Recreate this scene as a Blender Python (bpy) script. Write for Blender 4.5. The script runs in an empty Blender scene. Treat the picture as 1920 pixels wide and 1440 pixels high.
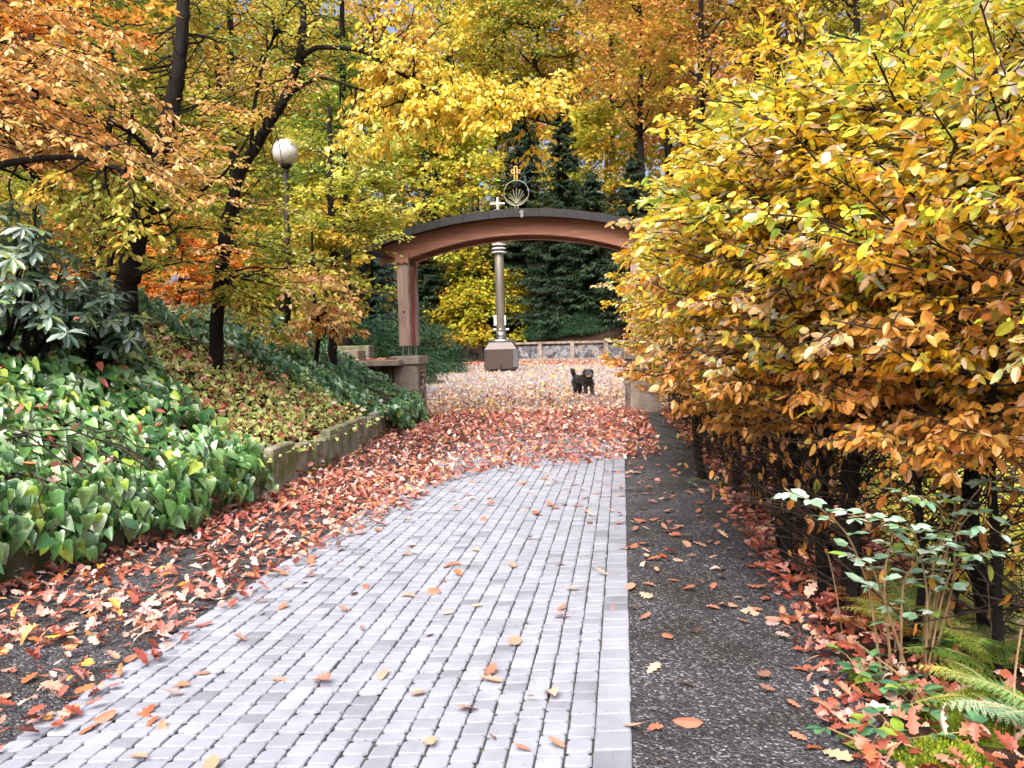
import bpy, bmesh, math, random
import numpy as np
from mathutils import Vector, Matrix
R = math.radians
sc = bpy.context.scene
col = sc.collection
rng = np.random.default_rng(11)
random.seed(11)

# ------------------------------------------------------------------ camera
CAM_H, FPX = 1.4, 1500.0
PITCH, ROLL = 2.63, -1.5
CM = (Matrix.Rotation(R(90 - PITCH), 3, 'X') @ Matrix.Rotation(R(ROLL), 3, 'Z'))
cd = bpy.data.cameras.new('camera')
cam = bpy.data.objects.new('camera', cd)
col.objects.link(cam)
cam.matrix_world = Matrix.Translation((0, 0, CAM_H)) @ CM.to_4x4()
cd.sensor_width = 36.0
cd.lens = 36.0 * FPX / 1920.0
cd.clip_start, cd.clip_end = 0.05, 2000
sc.camera = cam

# ------------------------------------------------------------------ sky and light (bright overcast)
SUN_EL, SUN_AZ = 52, 200
w = bpy.data.worlds.new('World')
sc.world = w
w.use_nodes = True
nt = w.node_tree
nt.nodes.clear()
sky = nt.nodes.new('ShaderNodeTexSky')
sky.sky_type = 'NISHITA'
sky.sun_disc = False
sky.sun_elevation = R(SUN_EL)
sky.sun_rotation = R(SUN_AZ)
sky.air_density = 0.7
sky.dust_density = 10.0
sky.ozone_density = 1.5
bg = nt.nodes.new('ShaderNodeBackground')
bg.inputs['Strength'].default_value = 0.15
wo = nt.nodes.new('ShaderNodeOutputWorld')
nt.links.new(sky.outputs[0], bg.inputs[0])
nt.links.new(bg.outputs[0], wo.inputs[0])
sd = bpy.data.lights.new('sun', 'SUN')
sd.energy = 0.8
sd.angle = R(60)
sd.color = (1.0, 0.98, 0.95)
sun = bpy.data.objects.new('sun', sd)
col.objects.link(sun)
# the sky's sun_rotation turns clockwise from +Y: direction towards the sun
_sv = Vector((math.sin(R(SUN_AZ)) * math.cos(R(SUN_EL)), math.cos(R(SUN_AZ)) * math.cos(R(SUN_EL)), math.sin(R(SUN_EL))))
sun.rotation_euler = _sv.to_track_quat('Z', 'Y').to_euler()
sun.location = (0, 0, 60)
sc.view_settings.view_transform = 'Standard'
sc.view_settings.look = 'None'
sc.view_settings.exposure = 1.5
sc.view_settings.gamma = 1.0
cy = sc.cycles
cy.max_bounces = 7
cy.diffuse_bounces = 4
cy.glossy_bounces = 2
cy.transmission_bounces = 4
cy.transparent_max_bounces = 4

# ------------------------------------------------------------------ helpers: view rays, terrain
def ray(px, py):
    return CM @ Vector(((px - 960) / FPX, -(py - 720) / FPX, -1.0))

def at(px, py, Y):
    d = ray(px, py)
    p = Vector((0, 0, CAM_H)) + d * (Y / d.y)
    return np.array(p)

def lerp_ext(x, xs, ys):
    return np.interp(x, xs, ys)

def wallx(y):
    return lerp_ext(y, [-4, 2, 4.9, 7.67, 11.51, 15.65, 17.4, 18.6, 30, 60], [-5.9, -4.1, -3.21, -2.4, -2.12, -2.03, -2.2, -5.5, -9, -15])

def hedgex(y):
    return 1.25 + 0.105 * y

def pathR(y):
    return 0.01 + 0.1385 * y

def pathL(y):
    return -2.24 + 0.131 * y

def drift(y):
    return 0.62 + 0.175 * np.minimum(y, 9) + 0.11 * np.maximum(y - 9, 0)

def plaza_z(y):
    return 0.01 * np.maximum(np.asarray(y, float) - 17, 0)

def backy(x):
    return lerp_ext(x, [-30, -18, -12, -6.5, 0, 5, 9, 14, 22, 40], [44, 54, 58, 59, 53.5, 50.5, 47, 41, 30, 24])

def sm(t):
    t = np.clip(t, 0, 1)
    return t * t * (3 - 2 * t)

def hnoise(x, y, f, seed=0):
    return (np.sin(x * f * 1.3 + seed) * np.cos(y * f * 1.7 + seed * 2.1) + 0.6 * np.sin(x * f * 2.9 - y * f * 2.3 + seed * 3.3)
            + 0.4 * np.cos(x * f * 4.7 + y * f * 5.1 + seed)) / 2.0

def terr(x, y):
    x = np.asarray(x, float)
    y = np.asarray(y, float)
    z = plaza_z(y) - 0.035
    s = wallx(y) - x
    k = np.where(y > 17.5, 0.55, 1.0)
    zl = 0.4 * sm((s - 0.06) / 0.2) + k * (0.68 * np.clip(s - 0.25, 0, 2.1) + 0.22 * np.clip(s - 2.35, 0, 40)) + np.where(s > .3, 0.06 * hnoise(x, y, 1.5), 0)
    z = z + np.where(s > 0, zl, 0)
    r = x - hedgex(y) - 0.55
    f = 1 - sm((y - 14.5) / 2.5)
    z = z + np.where(r > 0, -f * (0.5 * np.clip(r, 0, 2.4)) + 0.03 * f * hnoise(x, y, 2.2, 3) * sm(r * 4), 0)
    b = y - backy(x) - 0.25
    zb = 1.25 * sm(b / 0.3) + 0.36 * np.clip(b, 0, 45) + 0.12 * hnoise(x, y, .5, 5) * sm(b / 2)
    z = z + np.where(b > 0, zb, 0)
    return z

def gpt(px, py):
    """where the view ray meets the open ground or plaza"""
    d = np.array(ray(px, py))
    z = 0.0
    for _ in range(12):
        t = (z - CAM_H) / d[2]
        z = float(plaza_z(t * d[1]))
    return np.array([0, 0, CAM_H]) + d * t

def nz(v):
    v = np.asarray(v, float)
    return v / (np.linalg.norm(v, axis=-1, keepdims=True) + 1e-9)

def lin(c):
    c = np.asarray(c, float) / 255.0
    return np.where(c <= 0.04045, c / 12.92, ((c + 0.055) / 1.055) ** 2.4)

# ------------------------------------------------------------------ materials
MATS = {}

def newmat(name):
    m = bpy.data.materials.new(name)
    m.use_nodes = True
    n = m.node_tree.nodes
    b = n['Principled BSDF']
    return m, m.node_tree, b

def setp(b, rough=None, spec=None, metal=None):
    if rough is not None:
        b.inputs['Roughness'].default_value = rough
    if spec is not None:
        b.inputs['Specular IOR Level'].default_value = spec
    if metal is not None:
        b.inputs['Metallic'].default_value = metal

def rgba(c):
    return (c[0], c[1], c[2], 1.0)

def ramp(nt, fac, stops):
    r = nt.nodes.new('ShaderNodeValToRGB')
    e = r.color_ramp.elements
    e[0].position, e[0].color = stops[0][0], rgba(stops[0][1])
    e[1].position, e[1].color = stops[-1][0], rgba(stops[-1][1])
    for p, c in stops[1:-1]:
        k = e.new(p)
        k.color = rgba(c)
    nt.links.new(fac, r.inputs[0])
    return r.outputs[0]

def noise_tex(nt, scale, detail=4, rough=0.6, vec=None, stretch=None):
    t = nt.nodes.new('ShaderNodeTexNoise')
    t.inputs['Scale'].default_value = scale
    t.inputs['Detail'].default_value = detail
    t.inputs['Roughness'].default_value = rough
    if vec is None:
        tc = nt.nodes.new('ShaderNodeTexCoord')
        vec = tc.outputs['Object']
    if stretch:
        mp = nt.nodes.new('ShaderNodeMapping')
        mp.inputs['Scale'].default_value = stretch
        nt.links.new(vec, mp.inputs[0])
        vec = mp.outputs[0]
    nt.links.new(vec, t.inputs['Vector'])
    return t.outputs['Fac']

def bump(nt, b, h, strength=0.4, dist=0.01):
    k = nt.nodes.new('ShaderNodeBump')
    k.inputs['Strength'].default_value = strength
    k.inputs['Distance'].default_value = dist
    nt.links.new(h, k.inputs['Height'])
    nt.links.new(k.outputs[0], b.inputs['Normal'])

def mixmul(nt, a, b, fac=1.0):
    m = nt.nodes.new('ShaderNodeMix')
    m.data_type = 'RGBA'
    m.blend_type = 'MULTIPLY'
    m.inputs['Factor'].default_value = fac
    nt.links.new(a, m.inputs['A'])
    nt.links.new(b, m.inputs['B'])
    return m.outputs['Result']

def mat_noise(name, stops, scale=6, rough=0.8, spec=0.3, bmp=0.3, bdist=0.01, detail=6, metal=0, stretch=None, bscale=None):
    m, nt, b = newmat(name)
    f = noise_tex(nt, scale, detail, stretch=stretch)
    nt.links.new(ramp(nt, f, stops), b.inputs['Base Color'])
    setp(b, rough, spec, metal)
    if bmp:
        bump(nt, b, noise_tex(nt, bscale or scale * 5, 4, stretch=stretch), bmp, bdist)
    MATS[name] = m
    return m

def mat_leaf(name, rough=0.45, spec=0.45, transl=0.35, mott=0.3, mscale=45, spots=0.0):
    """one leaf colour per leaf from the Col attribute, mottled; thin leaf lets light through"""
    m, nt, b = newmat(name)
    a = nt.nodes.new('ShaderNodeAttribute')
    a.attribute_name = 'Col'
    f = noise_tex(nt, mscale, 3)
    lo, hi = 1 - mott, 1 + mott * .5
    c = mixmul(nt, a.outputs['Color'], ramp(nt, f, [(0.3, (lo, lo * .95, lo * .9)), (0.7, (hi, hi, hi))]))
    if spots:
        f2 = noise_tex(nt, 130, 2)
        c = mixmul(nt, c, ramp(nt, f2, [(0.30, (0.75, 0.45, 0.25)), (0.42, (1, 1, 1))]), spots)
    nt.links.new(c, b.inputs['Base Color'])
    setp(b, rough, spec)
    tr = nt.nodes.new('ShaderNodeBsdfTranslucent')
    nt.links.new(c, tr.inputs['Color'])
    mx = nt.nodes.new('ShaderNodeMixShader')
    mx.inputs[0].default_value = transl
    nt.links.new(b.outputs[0], mx.inputs[1])
    nt.links.new(tr.outputs[0], mx.inputs[2])
    out = nt.nodes['Material Output']
    nt.links.new(mx.outputs[0], out.inputs[0])
    MATS[name] = m
    return m

M_leaf = mat_leaf('autumn_leaf', 0.36, 0.8, 0.42, 0.2, 40, 0.35)
M_far = mat_leaf('far_leaf', 0.55, 0.3, 0.4, 0.25, 3)
M_ivy = mat_leaf('ivy_leaf', 0.27, 0.9, 0.22, 0.3, 25)
M_rhodo = mat_leaf('rhododendron_leaf', 0.3, 0.75, 0.12, 0.25, 20)
M_needle = mat_leaf('needle_leaf', 0.6, 0.3, 0.12, 0.4, 2)
M_fallen = mat_leaf('fallen_leaf', 0.4, 0.5, 0.12, 0.35, 35)
M_green = mat_leaf('herb_leaf', 0.45, 0.45, 0.3, 0.3, 30)
M_bark = mat_noise('bark', [(0.3, (0.004, 0.0034, 0.003)), (0.55, (0.009, 0.007, 0.006)), (0.75, (0.022, 0.020, 0.015))], 9, 0.9, 0.2, 0.8, 0.02, stretch=(1, 1, .25))
M_twig = mat_noise('twig_bark', [(0.3, (0.014, 0.009, 0.006)), (0.7, (0.04, 0.026, 0.018))], 30, 0.8, 0.25, 0, detail=3)
M_farbark = mat_noise('far_bark', [(0.3, (0.010, 0.008, 0.006)), (0.7, (0.03, 0.022, 0.017))], 2, 0.9, 0.2, 0, detail=3)
M_soil = mat_noise('leaf_mould', [(0.3, (0.010, 0.007, 0.005)), (0.5, (0.028, 0.016, 0.010)), (0.72, (0.075, 0.040, 0.022))], 7, 0.95, 0.2, 0.6, 0.03)
M_conc = mat_noise('weathered_concrete', [(0.28, (0.10, 0.085, 0.07)), (0.5, (0.23, 0.195, 0.165)), (0.75, (0.33, 0.285, 0.25))], 4, 0.85, 0.3, 0.35, 0.006)
M_mossconc = mat_noise('mossy_concrete', [(0.34, (0.10, 0.14, 0.025)), (0.45, (0.16, 0.16, 0.09)), (0.58, (0.27, 0.26, 0.21)), (0.8, (0.36, 0.34, 0.29))], 5, 0.9, 0.25, 0.5, 0.01)
M_wood = mat_noise('red_timber', [(0.3, (0.22, 0.095, 0.058)), (0.55, (0.34, 0.155, 0.10)), (0.8, (0.46, 0.24, 0.165))], 3.0, 0.65, 0.35, 0.25, 0.004, stretch=(.5, 3, 6))
M_woodv = mat_noise('post_timber', [(0.3, (0.17, 0.11, 0.085)), (0.55, (0.29, 0.21, 0.17)), (0.8, (0.40, 0.31, 0.27))], 3.0, 0.7, 0.35, 0.25, 0.004, stretch=(5, 5, .6))
M_woodr = mat_noise('red_panel_timber', [(0.3, (0.20, 0.045, 0.028)), (0.7, (0.34, 0.10, 0.07))], 3.0, 0.6, 0.35, 0.2, 0.004, stretch=(5, 5, .6))
M_slate = mat_noise('roof_slate', [(0.3, (0.010, 0.0095, 0.011)), (0.7, (0.024, 0.022, 0.026))], 8, 0.75, 0.4, 0.2, 0.004)
M_steel = mat_noise('galvanised_steel', [(0.3, (0.24, 0.24, 0.24)), (0.7, (0.36, 0.36, 0.36))], 12, 0.35, 0.5, 0, metal=0.9)
M_white = mat_noise('white_enamel', [(0.3, (0.46, 0.46, 0.46)), (0.7, (0.56, 0.56, 0.55))], 12, 0.35, 0.5, 0)
M_bronze = mat_noise('brown_steel', [(0.3, (0.085, 0.075, 0.058)), (0.7, (0.15, 0.135, 0.11))], 5, 0.45, 0.5, 0, metal=0.3, stretch=(1, 1, .2))
M_granite = mat_noise('brown_granite', [(0.3, (0.034, 0.022, 0.019)), (0.7, (0.06, 0.041, 0.037))], 14, 0.4, 0.5, 0.05, 0.002)
M_graydoor = mat_noise('grey_metal', [(0.3, (0.13, 0.13, 0.135)), (0.7, (0.22, 0.22, 0.23))], 5, 0.4, 0.5, 0, metal=0.6)
M_gold = mat_noise('gilded_metal', [(0.3, (0.50, 0.25, 0.05)), (0.7, (0.62, 0.34, 0.08))], 10, 0.4, 0.5, 0, metal=0.5)
M_oldbrass = mat_noise('old_brass', [(0.3, (0.24, 0.22, 0.14)), (0.7, (0.38, 0.36, 0.24))], 20, 0.4, 0.5, 0, metal=0.4)
M_ironb = mat_noise('black_iron', [(0.3, (0.010, 0.010, 0.010)), (0.7, (0.03, 0.03, 0.03))], 20, 0.5, 0.4, 0)
M_carve = mat_noise('carved_recess', [(0.3, (0.045, 0.035, 0.03)), (0.7, (0.12, 0.10, 0.085))], 14, 0.9, 0.2, 0.5, 0.01)
M_post = mat_noise('lamp_post_paint', [(0.3, (0.010, 0.008, 0.0065)), (0.7, (0.022, 0.018, 0.015))], 8, 0.7, 0.2, 0)
M_globe = mat_noise('opal_globe', [(0.35, (0.40, 0.40, 0.39)), (0.7, (0.54, 0.54, 0.53))], 3, 0.22, 0.5, 0)
M_hair = mat_noise('black_coat', [(0.3, (0.006, 0.006, 0.007)), (0.7, (0.022, 0.021, 0.023))], 40, 0.5, 0.5, 0.5, 0.01)
M_greyhair = mat_noise('grey_coat', [(0.3, (0.10, 0.095, 0.09)), (0.7, (0.22, 0.21, 0.20))], 40, 0.6, 0.4, 0)
M_tanhair = mat_noise('tan_coat', [(0.3, (0.42, 0.25, 0.15)), (0.7, (0.58, 0.38, 0.25))], 40, 0.6, 0.4, 0)
M_eye = mat_noise('dark_eye', [(0.3, (0.004, 0.003, 0.003)), (0.7, (0.008, 0.006, 0.005))], 40, 0.1, 0.6, 0)
M_moss = mat_noise('moss_bed', [(0.3, (0.05, 0.075, 0.008)), (0.7, (0.13, 0.18, 0.02))], 30, 0.95, 0.1, 0.8, 0.02)
M_hut = mat_noise('hut_slate', [(0.3, (0.16, 0.17, 0.20)), (0.7, (0.30, 0.31, 0.34))], 6, 0.6, 0.4, 0.2)
M_straw = mat_noise('dry_stalk', [(0.3, (0.16, 0.10, 0.05)), (0.7, (0.32, 0.22, 0.12))], 20, 0.7, 0.3, 0)
M_road = mat_noise('pale_road', [(0.3, (0.42, 0.42, 0.44)), (0.7, (0.58, 0.58, 0.60))], 2, 0.8, 0.3, 0.2)

def mat_gravel():
    m, nt, b = newmat('dark_gravel')
    tc = nt.nodes.new('ShaderNodeTexCoord')
    v = nt.nodes.new('ShaderNodeTexVoronoi')
    v.inputs['Scale'].default_value = 95
    nt.links.new(tc.outputs['Object'], v.inputs['Vector'])
    sx = nt.nodes.new('ShaderNodeSeparateColor')
    nt.links.new(v.outputs['Color'], sx.inputs[0])
    c = ramp(nt, sx.outputs[0], [(0.0, (0.012, 0.013, 0.015)), (0.55, (0.040, 0.041, 0.048)), (0.85, (0.075, 0.078, 0.088)), (1.0, (0.24, 0.24, 0.26))])
    f = noise_tex(nt, 1.7, 5)
    c = mixmul(nt, c, ramp(nt, f, [(0.35, (0.55, 0.52, 0.48)), (0.65, (1.25, 1.25, 1.3))]))
    nt.links.new(c, b.inputs['Base Color'])
    setp(b, 0.75, 0.4)
    iv = nt.nodes.new('ShaderNodeMath')
    iv.operation = 'SUBTRACT'
    iv.inputs[0].default_value = 1.0
    nt.links.new(v.outputs['Distance'], iv.inputs[1])
    bump(nt, b, iv.outputs[0], 1.0, 0.012)
    return m
M_gravel = mat_gravel()

def mat_paver():
    m, nt, b = newmat('concrete_setts')
    a = nt.nodes.new('ShaderNodeAttribute')
    a.attribute_name = 'Col'
    f = noise_tex(nt, 5, 6)
    c = mixmul(nt, a.outputs['Color'], ramp(nt, f, [(0.3, (0.78, 0.77, 0.76)), (0.6, (1.04, 1.04, 1.05))]))
    f2 = noise_tex(nt, 60, 3)
    c = mixmul(nt, c, ramp(nt, f2, [(0.27, (0.5, 0.48, 0.46)), (0.36, (1, 1, 1))]))
    nt.links.new(c, b.inputs['Base Color'])
    setp(b, 0.6, 0.4)
    bump(nt, b, noise_tex(nt, 90, 3), 0.25, 0.004)
    return m
M_paver = mat_paver()
M_joint = mat_noise('joint_sand', [(0.35, (0.03, 0.03, 0.024)), (0.6, (0.075, 0.07, 0.058)), (0.8, (0.06, 0.08, 0.03))], 20, 0.95, 0.2, 0.4)

def mat_plaza():
    m, nt, b = newmat('plaza_paving')
    f = noise_tex(nt, 0.9, 6)
    c = ramp(nt, f, [(0.3, (0.25, 0.235, 0.24)), (0.7, (0.36, 0.34, 0.355))])
    f2 = noise_tex(nt, 30, 3)
    c = mixmul(nt, c, ramp(nt, f2, [(0.3, (0.75, 0.72, 0.72)), (0.6, (1.05, 1.05, 1.05))]))
    br = nt.nodes.new('ShaderNodeTexBrick')
    br.inputs['Color1'].default_value = (1, 1, 1, 1)
    br.inputs['Color2'].default_value = (0.88, 0.87, 0.88, 1)
    br.inputs['Mortar'].default_value = (0.45, 0.43, 0.42, 1)
    br.inputs['Scale'].default_value = 2.5
    br.inputs['Mortar Size'].default_value = 0.02
    tc = nt.nodes.new('ShaderNodeTexCoord')
    nt.links.new(tc.outputs['Object'], br.inputs['Vector'])
    c = mixmul(nt, c, br.outputs['Color'])
    nt.links.new(c, b.inputs['Base Color'])
    setp(b, 0.65, 0.4)
    return m
M_plaza = mat_plaza()

def mat_rubble():
    m, nt, b = newmat('rubble_stone')
    tc = nt.nodes.new('ShaderNodeTexCoord')
    v = nt.nodes.new('ShaderNodeTexVoronoi')
    v.inputs['Scale'].default_value = 3.2
    nt.links.new(tc.outputs['Object'], v.inputs['Vector'])
    sx = nt.nodes.new('ShaderNodeSeparateColor')
    nt.links.new(v.outputs['Color'], sx.inputs[0])
    c = ramp(nt, sx.outputs[0], [(0, (0.035, 0.038, 0.048)), (0.5, (0.10, 0.105, 0.125)), (0.85, (0.20, 0.20, 0.22)), (1, (0.20, 0.14, 0.10))])
    v2 = nt.nodes.new('ShaderNodeTexVoronoi')
    v2.feature = 'DISTANCE_TO_EDGE'
    v2.inputs['Scale'].default_value = 3.2
    nt.links.new(tc.outputs['Object'], v2.inputs['Vector'])
    c = mixmul(nt, c, ramp(nt, v2.outputs['Distance'], [(0.0, (2.2, 2.2, 2.1)), (0.06, (1, 1, 1))]))
    nt.links.new(c, b.inputs['Base Color'])
    setp(b, 0.8, 0.3)
    return m
M_rubble = mat_rubble()

# ------------------------------------------------------------------ mesh builders
def link(o, parent=None):
    col.objects.link(o)
    if parent is not None:
        o.parent = parent
    return o

def tag(o, label=None, cat=None, group=None, kind=None):
    if label: o['label'] = label
    if cat: o['category'] = cat
    if group: o['group'] = group
    if kind: o['kind'] = kind
    return o

def empty(name, loc, rz=0.0):
    o = bpy.data.objects.new(name, None)
    o.empty_display_size = 0.2
    o.location = tuple(float(v) for v in loc)
    o.rotation_euler = (0, 0, rz)
    return link(o)

def mesh_np(name, V, F, mat, colr=None, smooth=False):
    """V (n,3); F list of (m,k) int arrays"""
    me = bpy.data.meshes.new(name)
    V = np.ascontiguousarray(V, dtype=np.float32)
    me.vertices.add(len(V))
    me.vertices.foreach_set('co', V.ravel())
    F = [np.asarray(f, dtype=np.int32) for f in F if len(f)]
    nl = sum(f.size for f in F)
    npoly = sum(len(f) for f in F)
    me.loops.add(nl)
    me.loops.foreach_set('vertex_index', np.concatenate([f.ravel() for f in F]))
    me.polygons.add(npoly)
    tot = np.concatenate([np.full(len(f), f.shape[1], np.int32) for f in F])
    st = np.concatenate([[0], np.cumsum(tot)[:-1]]).astype(np.int32)
    me.polygons.foreach_set('loop_start', st)
    me.polygons.foreach_set('loop_total', tot)
    me.polygons.foreach_set('use_smooth', np.full(npoly, bool(smooth)))
    me.update(calc_edges=True)
    if colr is not None:
        ca = me.attributes.new('Col', 'FLOAT_COLOR', 'POINT')
        cc = np.ones((len(V), 4), np.float32)
        cc[:, :3] = colr
        ca.data.foreach_set('color', cc.ravel())
    if mat: me.materials.append(mat)
    return me

def obj(name, me, parent=None):
    return link(bpy.data.objects.new(name, me), parent)

class MB:
    """collects boxes, tubes, prisms, lathes and polygons into one mesh"""
    def __init__(self):
        self.V, self.F, self.n = [], {}, 0

    def add(self, V, F):
        V = np.asarray(V, float)
        for f in F:
            f = np.asarray(f, dtype=np.int64)
            if len(f):
                self.F.setdefault(f.shape[1], []).append(f + self.n)
        self.V.append(V)
        self.n += len(V)

    def box(self, c, s, rz=0.0, taper=1.0, bev=0.0):
        x, y, z = s[0] / 2, s[1] / 2, s[2] / 2
        if bev > 0:
            b = min(bev, x * .5, y * .5, z * .5)
            rows = [(-z, b), (-z + b, 0), (z - b, 0), (z, b)]
            P = []
            for zz, i in rows:
                tt = taper if zz > 0 else 1
                xx, yy = (x - i) * tt, (y - i) * tt
                c8 = [(-xx + b, -yy), (xx - b, -yy), (xx, -yy + b), (xx, yy - b), (xx - b, yy), (-xx + b, yy), (-xx, yy - b), (-xx, -yy + b)]
                P += [(p[0], p[1], zz) for p in c8]
            P = np.array(P)
            q = []
            for r in range(3):
                for k in range(8):
                    q.append([r * 8 + k, r * 8 + (k + 1) % 8, r * 8 + 8 + (k + 1) % 8, r * 8 + 8 + k])
            caps = [list(range(7, -1, -1)), list(range(24, 32))]
            F = [q, caps]
        else:
            t = taper
            P = np.array([(-x, -y, -z), (x, -y, -z), (x, y, -z), (-x, y, -z), (-x * t, -y * t, z), (x * t, -y * t, z), (x * t, y * t, z), (-x * t, y * t, z)])
            F = [[[0, 3, 2, 1], [4, 5, 6, 7], [0, 1, 5, 4], [1, 2, 6, 5], [2, 3, 7, 6], [3, 0, 4, 7]]]
        ca, sa = math.cos(rz), math.sin(rz)
        Q = P.copy()
        Q[:, 0] = P[:, 0] * ca - P[:, 1] * sa
        Q[:, 1] = P[:, 0] * sa + P[:, 1] * ca
        self.add(Q + np.asarray(c, float), F)
        return self

    def tube(self, pts, rad, n=6, cap=True, rough=0.0):
        pts = np.asarray(pts, float)
        k = len(pts)
        rad = np.broadcast_to(np.asarray(rad, float), (k,))
        T = nz(np.gradient(pts, axis=0))
        ref = np.array([0, 0, 1.0]) if abs(T[:, 2]).mean() < 0.8 else np.array([1.0, 0, 0])
        A = nz(np.cross(T, ref))
        B = np.cross(T, A)
        a = np.arange(n) * 2 * math.pi / n
        V = pts[:, None, :] + rad[:, None, None] * (np.cos(a)[None, :, None] * A[:, None, :] + np.sin(a)[None, :, None] * B[:, None, :])
        if rough:
            V += rng.normal(0, rough, (k, n, 1)) * rad[:, None, None] * nz(V - pts[:, None, :])
        i = np.arange(k - 1)[:, None] * n
        j = np.arange(n)[None, :]
        jn = (j + 1) % n
        q = np.stack([i + j, i + jn, i + n + jn, i + n + j], -1).reshape(-1, 4)
        F = [q]
        if cap and n >= 3:
            F.append([list(range(n - 1, -1, -1)), list(range((k - 1) * n, k * n))])
        self.add(V.reshape(-1, 3), F)
        return self

    def prisms(self, S, E, r0, r1):
        """many straight three-sided twigs at once"""
        S, E = np.asarray(S, float), np.asarray(E, float)
        m = len(S)
        if m == 0: return self
        T = nz(E - S)
        A = nz(np.cross(T, np.array([0.31, 0.2, 0.93])))
        B = np.cross(T, A)
        r0 = np.broadcast_to(r0, (m,))[:, None, None]
        r1 = np.broadcast_to(r1, (m,))[:, None, None]
        a = np.arange(3) * 2 * math.pi / 3
        ring = np.cos(a)[None, :, None] * A[:, None, :] + np.sin(a)[None, :, None] * B[:, None, :]
        V = np.concatenate([S[:, None, :] + r0 * ring, E[:, None, :] + r1 * ring], 1).reshape(-1, 3)
        b = np.arange(m)[:, None] * 6
        q = np.concatenate([b + np.array([[0, 1, 4, 3]]), b + np.array([[1, 2, 5, 4]]), b + np.array([[2, 0, 3, 5]])])
        self.add(V, [q])
        return self

    def lathe(self, prof, c=(0, 0, 0), n=24, squash=1.0):
        prof = np.asarray(prof, float)
        k = len(prof)
        a = np.arange(n) * 2 * math.pi / n
        V = np.stack([prof[:, 0, None] * np.cos(a), prof[:, 0, None] * np.sin(a) * squash, np.repeat(prof[:, 1, None], n, 1)], -1)
        i = np.arange(k - 1)[:, None] * n
        j = np.arange(n)[None, :]
        jn = (j + 1) % n
        q = np.stack([i + j, i + jn, i + n + jn, i + n + j], -1).reshape(-1, 4)
        self.add(V.reshape(-1, 3) + np.asarray(c, float), [q, [list(range(n - 1, -1, -1)), list(range((k - 1) * n, k * n))]])
        return self

    def extrude(self, poly, d, axis='y', at0=0.0):
        """closed outline (x,z) extruded along y from at0 to at0+d; quads strips only for convex-ish use"""
        P = np.asarray(poly, float)
        n = len(P)
        V = np.concatenate([np.column_stack([P[:, 0], np.full(n, at0), P[:, 1]]), np.column_stack([P[:, 0], np.full(n, at0 + d), P[:, 1]])])
        j = np.arange(n)
        q = np.stack([j, (j + 1) % n, n + (j + 1) % n, n + j], -1)
        self.add(V, [q, [list(range(n - 1, -1, -1)), list(range(n, 2 * n))]])
        return self

    def build(self, name, mat, parent=None, smooth=False, colr=None):
        V = np.concatenate(self.V)
        F = [np.concatenate(v) for v in self.F.values()]
        return obj(name, mesh_np(name, V, F, mat, colr, smooth), parent)

def build_template(half):
    """leaf outline, right half from base to tip -> verts, tris (with a midrib)"""
    half = [(x, y) for x, y in half]
    n = len(half)
    V = [(half[0][0], half[0][1]), (half[-1][0], half[-1][1])]
    m, r, l = {0: 0, n - 1: 1}, {0: 0, n - 1: 1}, {0: 0, n - 1: 1}
    for i in range(1, n - 1):
        x, y = half[i]
        m[i] = len(V); V.append((0, min(max(y, 0.03), .97)))
        r[i] = len(V); V.append((x, y))
        l[i] = len(V); V.append((-x, y))
    T = []
    for i in range(n - 1):
        for s, flip in ((r, False), (l, True)):
            for t in ((m[i], s[i], s[i + 1]), (m[i], s[i + 1], m[i + 1])):
                if len(set(t)) == 3:
                    T.append(t if not flip else t[::-1])
    return np.array(V, float), np.array(T, int)

TEMPL = {
    'round': build_template([(0, 0), (.34, .16), (.46, .48), (.28, .82), (0, 1)]),
    'oval': build_template([(0, 0), (.40, .28), (.37, .64), (0, 1)]),
    'oak': build_template([(0, 0), (.07, .10), (.26, .20), (.15, .30), (.42, .42), (.22, .53), (.46, .68), (.27, .77), (.26, .93), (0, 1)]),
    'ivy': build_template([(0, .06), (.15, -.05), (.35, -.02), (.46, .14), (.38, .34), (.29, .54), (.14, .78), (0, 1)]),
    'lance': build_template([(0, 0), (.34, .30), (.48, .62), (.26, .9), (0, 1)]),
    'diamond': (np.array([(0, 0), (.5, .45), (0, 1), (-.5, .45)], float), np.array([(0, 1, 2), (0, 2, 3)])),
    'maple': build_template([(0, 0), (.22, .04), (.50, .30), (.24, .40), (.40, .72), (.15, .66), (0, 1)]),
}

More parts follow.
